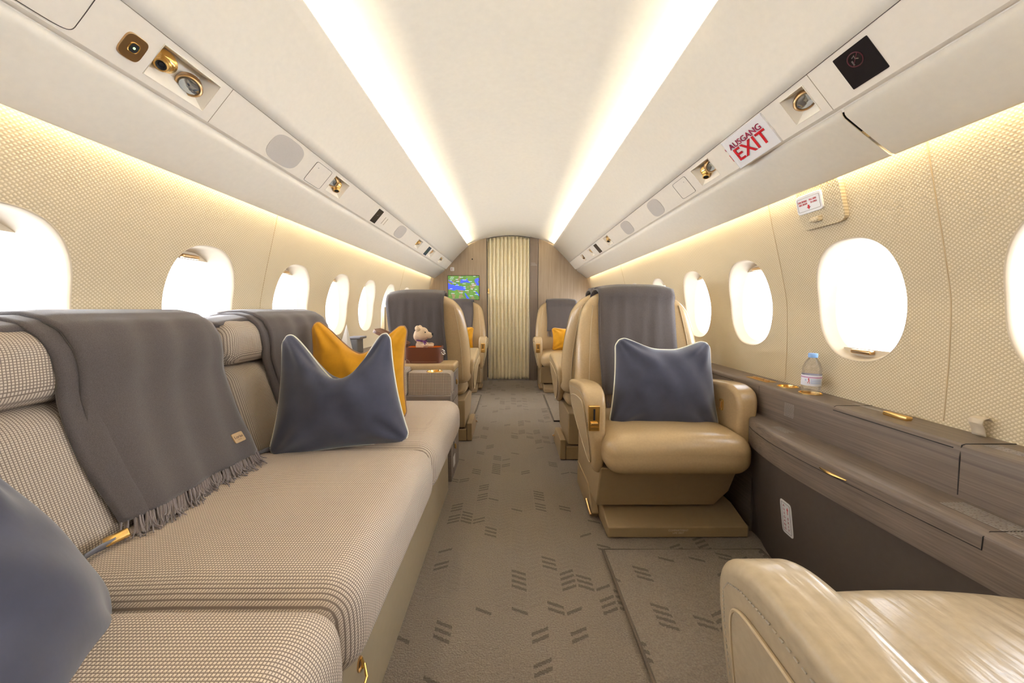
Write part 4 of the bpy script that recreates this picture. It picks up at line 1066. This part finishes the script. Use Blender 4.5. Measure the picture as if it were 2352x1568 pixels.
# ------------------------------------------------------------------ pillows
def pillow(name, label, cat, loc, rot, w_, h_, th, mat, cord, chop=.0, seed=0, group=None, ear=.10, twist=0, nar=0, vee=1.3, pipe=True):
    root = thing(name, label, cat, loc, 0, group)
    R_ = Matrix.Rotation(rot[2], 3, 'Z') @ Matrix.Rotation(rot[0], 3, 'X') @ Matrix.Rotation(rot[1], 3, 'Y')
    rnd = random.Random(seed); ph = [rnd.uniform(0, 6) for _ in range(6)]
    def pt(u, v, side):
        # u, v in -1..1; front is -Y
        kc = max(0, abs(u) + abs(v) - 1.80); u0, v0 = u, v; u *= 1 - .38 * kc; v *= 1 - .38 * kc
        e = ear
        x = u * (w_ / 2) * (1 - e * (1 - v * v) ** 1.0 * 1.0); z = v * (h_ / 2) * (1 - e * (1 - u * u) * (1 if v < 0 else .7))
        x *= 1 - nar * (v + 1) / 2
        g = max(0, 1 - u0 * u0) ** .5 * max(0, 1 - v0 * v0) ** .5
        c = chop * max(0, (v + .3) / 1.3) ** 2.2 * (lambda q: .55 * q * q * (3 - 2 * q) + .45 * q)(min(1, max(0, 1 - abs(u - .04) / .93) * vee))
        z -= c * h_
        g *= 1 - .5 * min(1, chop / .3) * max(0, v) * math.exp(-(u / .35) ** 2)
        y = side * th / 2 * g
        edge = max(0, 1 - u0 * u0) ** .3 * max(0, 1 - v0 * v0) ** .3
        y += side * .008 * chop / .3 * math.exp(-((abs(u - .04) - .10 - .35 * max(0, v)) / .07) ** 2) * max(0, v + .2) * edge if chop > .2 else 0
        y += .006 * math.sin(4 * u + ph[0]) * math.sin(3 * v + ph[1]) * edge + .003 * math.sin(11 * u + 5 * v + ph[2]) * edge
        # creases running in from the corners
        for cu, cv in ((-1, -1), (1, -1), (-1, 1), (1, 1)):
            d = math.hypot(u - cu, v - cv); an = math.atan2(v - cv, u - cu)
            y -= side * .006 * math.exp(-((d - .45) / .3) ** 2) * math.cos(an * 9 + ph[3]) * (1 if edge > 0 else 0)
        y += twist * u * v
        return R_ @ Vector((x, y, z))
    n = 44
    def par(t): return math.sin(t * PI / 2) if False else t
    def sm(i): t = -1 + 2 * i / n; return math.copysign(1 - (1 - abs(t)) ** 1.35, t)
    vs = {}; V = []; F = []
    def vid(i, j, sd):
        ed = i in (0, n) or j in (0, n); key = (i, j, 0 if ed else sd)
        if key not in vs: vs[key] = len(V); V.append(pt(sm(i), sm(j), 0 if ed else sd))
        return vs[key]
    for sd in (-1, 1):
        for i in range(n):
            for j in range(n):
                q = (vid(i, j, sd), vid(i + 1, j, sd), vid(i + 1, j + 1, sd), vid(i, j + 1, sd)); F.append(q if sd < 0 else q[::-1])
    b = MB(); b.add(V, F); b.build('cover', mat, root, angle=180)
    loop = [(i, 0) for i in range(n)] + [(n, j) for j in range(n)] + [(n - i, n) for i in range(n)] + [(0, n - j) for j in range(n)]
    pts = [pt(sm(i), sm(j), 0) for i, j in loop]
    # round off the corners a little
    for _ in range(2): pts = [(pts[i - 1] + pts[i] * 2 + pts[(i + 1) % len(pts)]) / 4 for i in range(len(pts))]
    b = MB(); b.tube(pts, .0036, 8, closed=True); b.build('piping', cord, root, angle=180)
    return root
# blue pillow on the far sofa seat
pillow('pillow', 'dented slate blue pillow with cream piping standing on the far sofa seat', 'pillow', (-.60, 1.285, .642), (-.17, -.03, .26), .47, .43, .22, 'blue', 'cord_white', .42, 3, 'slate blue pillows', ear=.09, nar=.25, vee=1.06)
pillow('pillow', 'mustard velvet pillow standing behind the blue one on the sofa', 'pillow', (-.645, 1.56, .665), (-.10, .03, .10), .42, .43, .16, 'mustard', 'cord_brown', .30, 5, nar=.04, vee=1.05)
pillow('pillow', 'slate blue pillow in the left foreground cut by the picture edge', 'pillow', (-.675, .345, .535), (-.30, -.22, 1.80), .42, .40, .28, 'blue', 'cord_white', .03, 9, 'slate blue pillows', ear=.05)
pillow('pillow', 'slate blue pillow with cream piping on the right leather seat', 'pillow', (.655, 1.565, .607), (-.20, .03, .0), .475, .395, .19, 'blue', 'cord_white', .11, 11, 'slate blue pillows', vee=1.25, ear=.06, nar=.13)
pillow('pillow', 'mustard cushion on bulkhead seat right of the curtain', 'pillow', (.66, 4.18, .585), (-.20, 0, 0), .40, .27, .12, 'mustard', 'cord_brown', .03, 13)
pillow('pillow', 'mustard cushion on bulkhead seat under the map screen', 'pillow', (-.61, 4.17, .585), (-.20, 0, 0), .40, .29, .12, 'mustard', 'cord_brown', .03, 15)

# ------------------------------------------------------------------ case and teddy bear
CX, CY, CZ_ = -.500, 2.145, .620
root = thing('small_case', 'small open brown leather case with stitched corners on end cabinet', 'case', (CX, CY, CZ_))
hx, hy, hh = .100, .068, .090
def rr(a, c, e=7): return oval(a, c, e, 48)
b = MB()
O = rr(hx, hy); I = rr(hx - .004, hy - .004); n = 48
vs = [(p[0], p[1], 0) for p in O] + [(p[0], p[1], hh) for p in O] + [(p[0], p[1], hh) for p in I] + [(p[0], p[1], .006) for p in I]
fs = [tuple(range(n - 1, -1, -1))] + [(k * n + i, k * n + (i + 1) % n, (k + 1) * n + (i + 1) % n, (k + 1) * n + i) for k in range(3) for i in range(n)] + [tuple(3 * n + i for i in range(n))]
b.add(vs, fs); b.build('case_body', 'brown_leather', root, angle=40)
b = MB(); I2 = rr(hx - .0045, hy - .0045)
b.add([(p[0], p[1], hh - .004) for p in I2] + [(p[0], p[1], .0075) for p in I2], [(i, (i + 1) % n, n + (i + 1) % n, n + i) for i in range(n)] + [tuple(n + i for i in range(n))]); b.build('lining', 'orange', root)
# raised lid, hinged on the left
lid = MB(); Lm = Matrix.Translation((-hx - .002, 0, hh)) @ Matrix.Rotation(math.radians(26), 4, 'Y')
def lp_(p, z): return Lm @ Vector((p[0] - hx, p[1], z))
lid.add([lp_(p, 0) for p in O] + [lp_(p, .018) for p in O] + [lp_(p, 0) for p in I] + [lp_(p, .014) for p in I],
        [(i, (i + 1) % n, n + (i + 1) % n, n + i) for i in range(n)] + [tuple(n + i for i in range(n))] + [(i, (i + 1) % n, 2 * n + (i + 1) % n, 2 * n + i) for i in range(n)] + [(2 * n + i, 2 * n + (i + 1) % n, 3 * n + (i + 1) % n, 3 * n + i) for i in range(n)])
ld = lid.build('lid', 'brown_trim', root, angle=40)
b = MB(); b.add([lp_(p, .013) for p in rr(hx - .005, hy - .005)], [tuple(range(n))]); b.build('lid_lining', 'orange', ld, smooth=False)
b = MB()
for i in range(30): x = -.062 + i * .0048; b.tube([(x, -hy - .0006, .008), (x + .003, -hy - .0006, .008)], .0006, 4)
for i in range(9):
    a = i / 9 * PI / 2; b.tube([(-hx + .008 + .022 * math.cos(a), -hy - .0008, .022 * math.sin(a)), (-hx + .008 + .022 * math.cos(a + .12), -hy - .0008, .022 * math.sin(a + .12))], .0006, 4)
b.build('stitching', 'stitch', root)
b = MB(); b.prism([(0, 0)] + [(.020 * math.cos(a), .020 * math.sin(a)) for a in [PI / 2 * k / 10 for k in range(11)]], lambda p, t: (-hx + .010 + p[0], t, p[1]), -hy - .0018, -hy + .004); b.build('corner_patch', 'brown_trim', root, smooth=False)
b = MB()
b.tube([(hx - .004, -.026, .052), (hx + .006, -.026, .047), (hx + .016, -.022, .044), (hx + .019, 0, .044), (hx + .016, .022, .044), (hx + .006, .026, .047), (hx - .004, .026, .052)], .0035, 8)
for y in (-.026, .026): b.rbox((hx + .001, y, .054), (.004, .006, .006), .003, m=2, n=2)
b.tube([(hx, 0, .070), (hx + .010, 0, .066), (hx + .014, 0, .058)], .004, 8); b.build('clasp', 'chrome', root)

def blob(cs, name, mat, root, vox=.0035, sub=0, disp=.0022):
    b = MB()
    for (x, y, z), (a, c, d) in cs:
        b.grid(lambda u, v: (x + a * math.sin(PI * v) * math.cos(2 * PI * u), y + c * math.sin(PI * v) * math.sin(2 * PI * u), z + d * math.cos(PI * v)), 20, 12, cu=True)
    o = b.build(name, mat, root, angle=180)
    m = o.modifiers.new('remesh', 'REMESH'); m.mode = 'VOXEL'; m.voxel_size = vox; m.use_smooth_shade = True
    q = o.modifiers.new('smooth', 'SMOOTH'); q.iterations = 3
    if disp:
        t = bpy.data.textures.new('fur_noise', 'CLOUDS'); t.noise_scale = .004
        d = o.modifiers.new('fur', 'DISPLACE'); d.texture = t; d.strength = disp; d.texture_coords = 'LOCAL'
    return o
tb = thing('teddy_bear', 'cream teddy bear with purple ribbon sitting in the brown case', 'teddy bear', (-.520, 2.150, CZ_ + .0085))
parts = [((.0, 0, .042), (.042, .036, .040)), ((.002, 0, .085), (.036, .032, .034)), ((-.002, 0, .108), (.024, .024, .020)),
         ((.0, 0, .150), (.043, .040, .038)), ((.006, 0, .165), (.034, .034, .028)), ((-.012, 0, .140), (.034, .034, .034)), ((.040, 0, .146), (.026, .021, .019)), ((.050, 0, .140), (.014, .014, .012)),
         ((-.014, -.030, .186), (.016, .009, .018)), ((-.014, .030, .186), (.016, .009, .018)),
         ((.028, -.026, .090), (.022, .011, .011)), ((.050, -.024, .088), (.020, .010, .010)), ((.066, -.021, .087), (.011, .010, .009)), ((.028, .026, .092), (.022, .011, .011)), ((.050, .022, .092), (.020, .010, .010)),
         ((.040, -.022, .018), (.030, .016, .016)), ((.040, .022, .018), (.030, .016, .016))]
blob(parts, 'body', 'fur', tb)
b = MB(); b.rbox((.0655, 0, .152), (.006, .008, .0075), .005, m=2, n=2); b.build('nose', 'blackm', tb)
for sg in (-1, 1):
    b = MB(); b.rbox((.030, sg * .0305, .165), (.0035, .0035, .0035), .003, m=2, n=2); b.build('eye', 'blackm', tb)
b = MB(); b.tube([(.029 * math.cos(a) + .0, .031 * math.sin(a), .116 - .004 * math.cos(a)) for a in [2 * PI * k / 28 for k in range(28)]], .0045, 8, closed=True)
b.tube([(.016, -.030, .115), (.028, -.035, .110), (.038, -.038, .100)], [.004, .0045, .003], 6); b.tube([(.016, -.030, .115), (.024, -.036, .104), (.030, -.040, .094)], [.004, .004, .003], 6)
b.build('ribbon', 'purple', tb)
# folded white napkin and dark tray on the left ledge behind the pillows
r = thing('paper_cone', 'white folded paper cone standing on the left ledge by the window', 'napkin', (-1.045, 2.33, LZ + .002))
b = MB(); b.add([(-.03, -.06, 0), (.035, -.05, 0), (.03, .05, 0), (-.03, .06, 0), (.012, .004, .20)], [(0, 1, 4), (1, 2, 4), (2, 3, 4), (3, 0, 4), (3, 2, 1, 0)]); b.build('paper', 'white', r, smooth=False)
r = thing('phone_cradle', 'dark grey handset cradle on the left ledge beside the white paper cone', 'handset', (-1.035, 2.47, LZ + .001))
b = MB(); b.rbox((0, 0, .05), (.030, .050, .05), .008, m=3, n=2); b.rbox((.008, 0, .106), (.045, .055, .008), .006, m=2, n=2); b.build('cradle', 'belt', r)
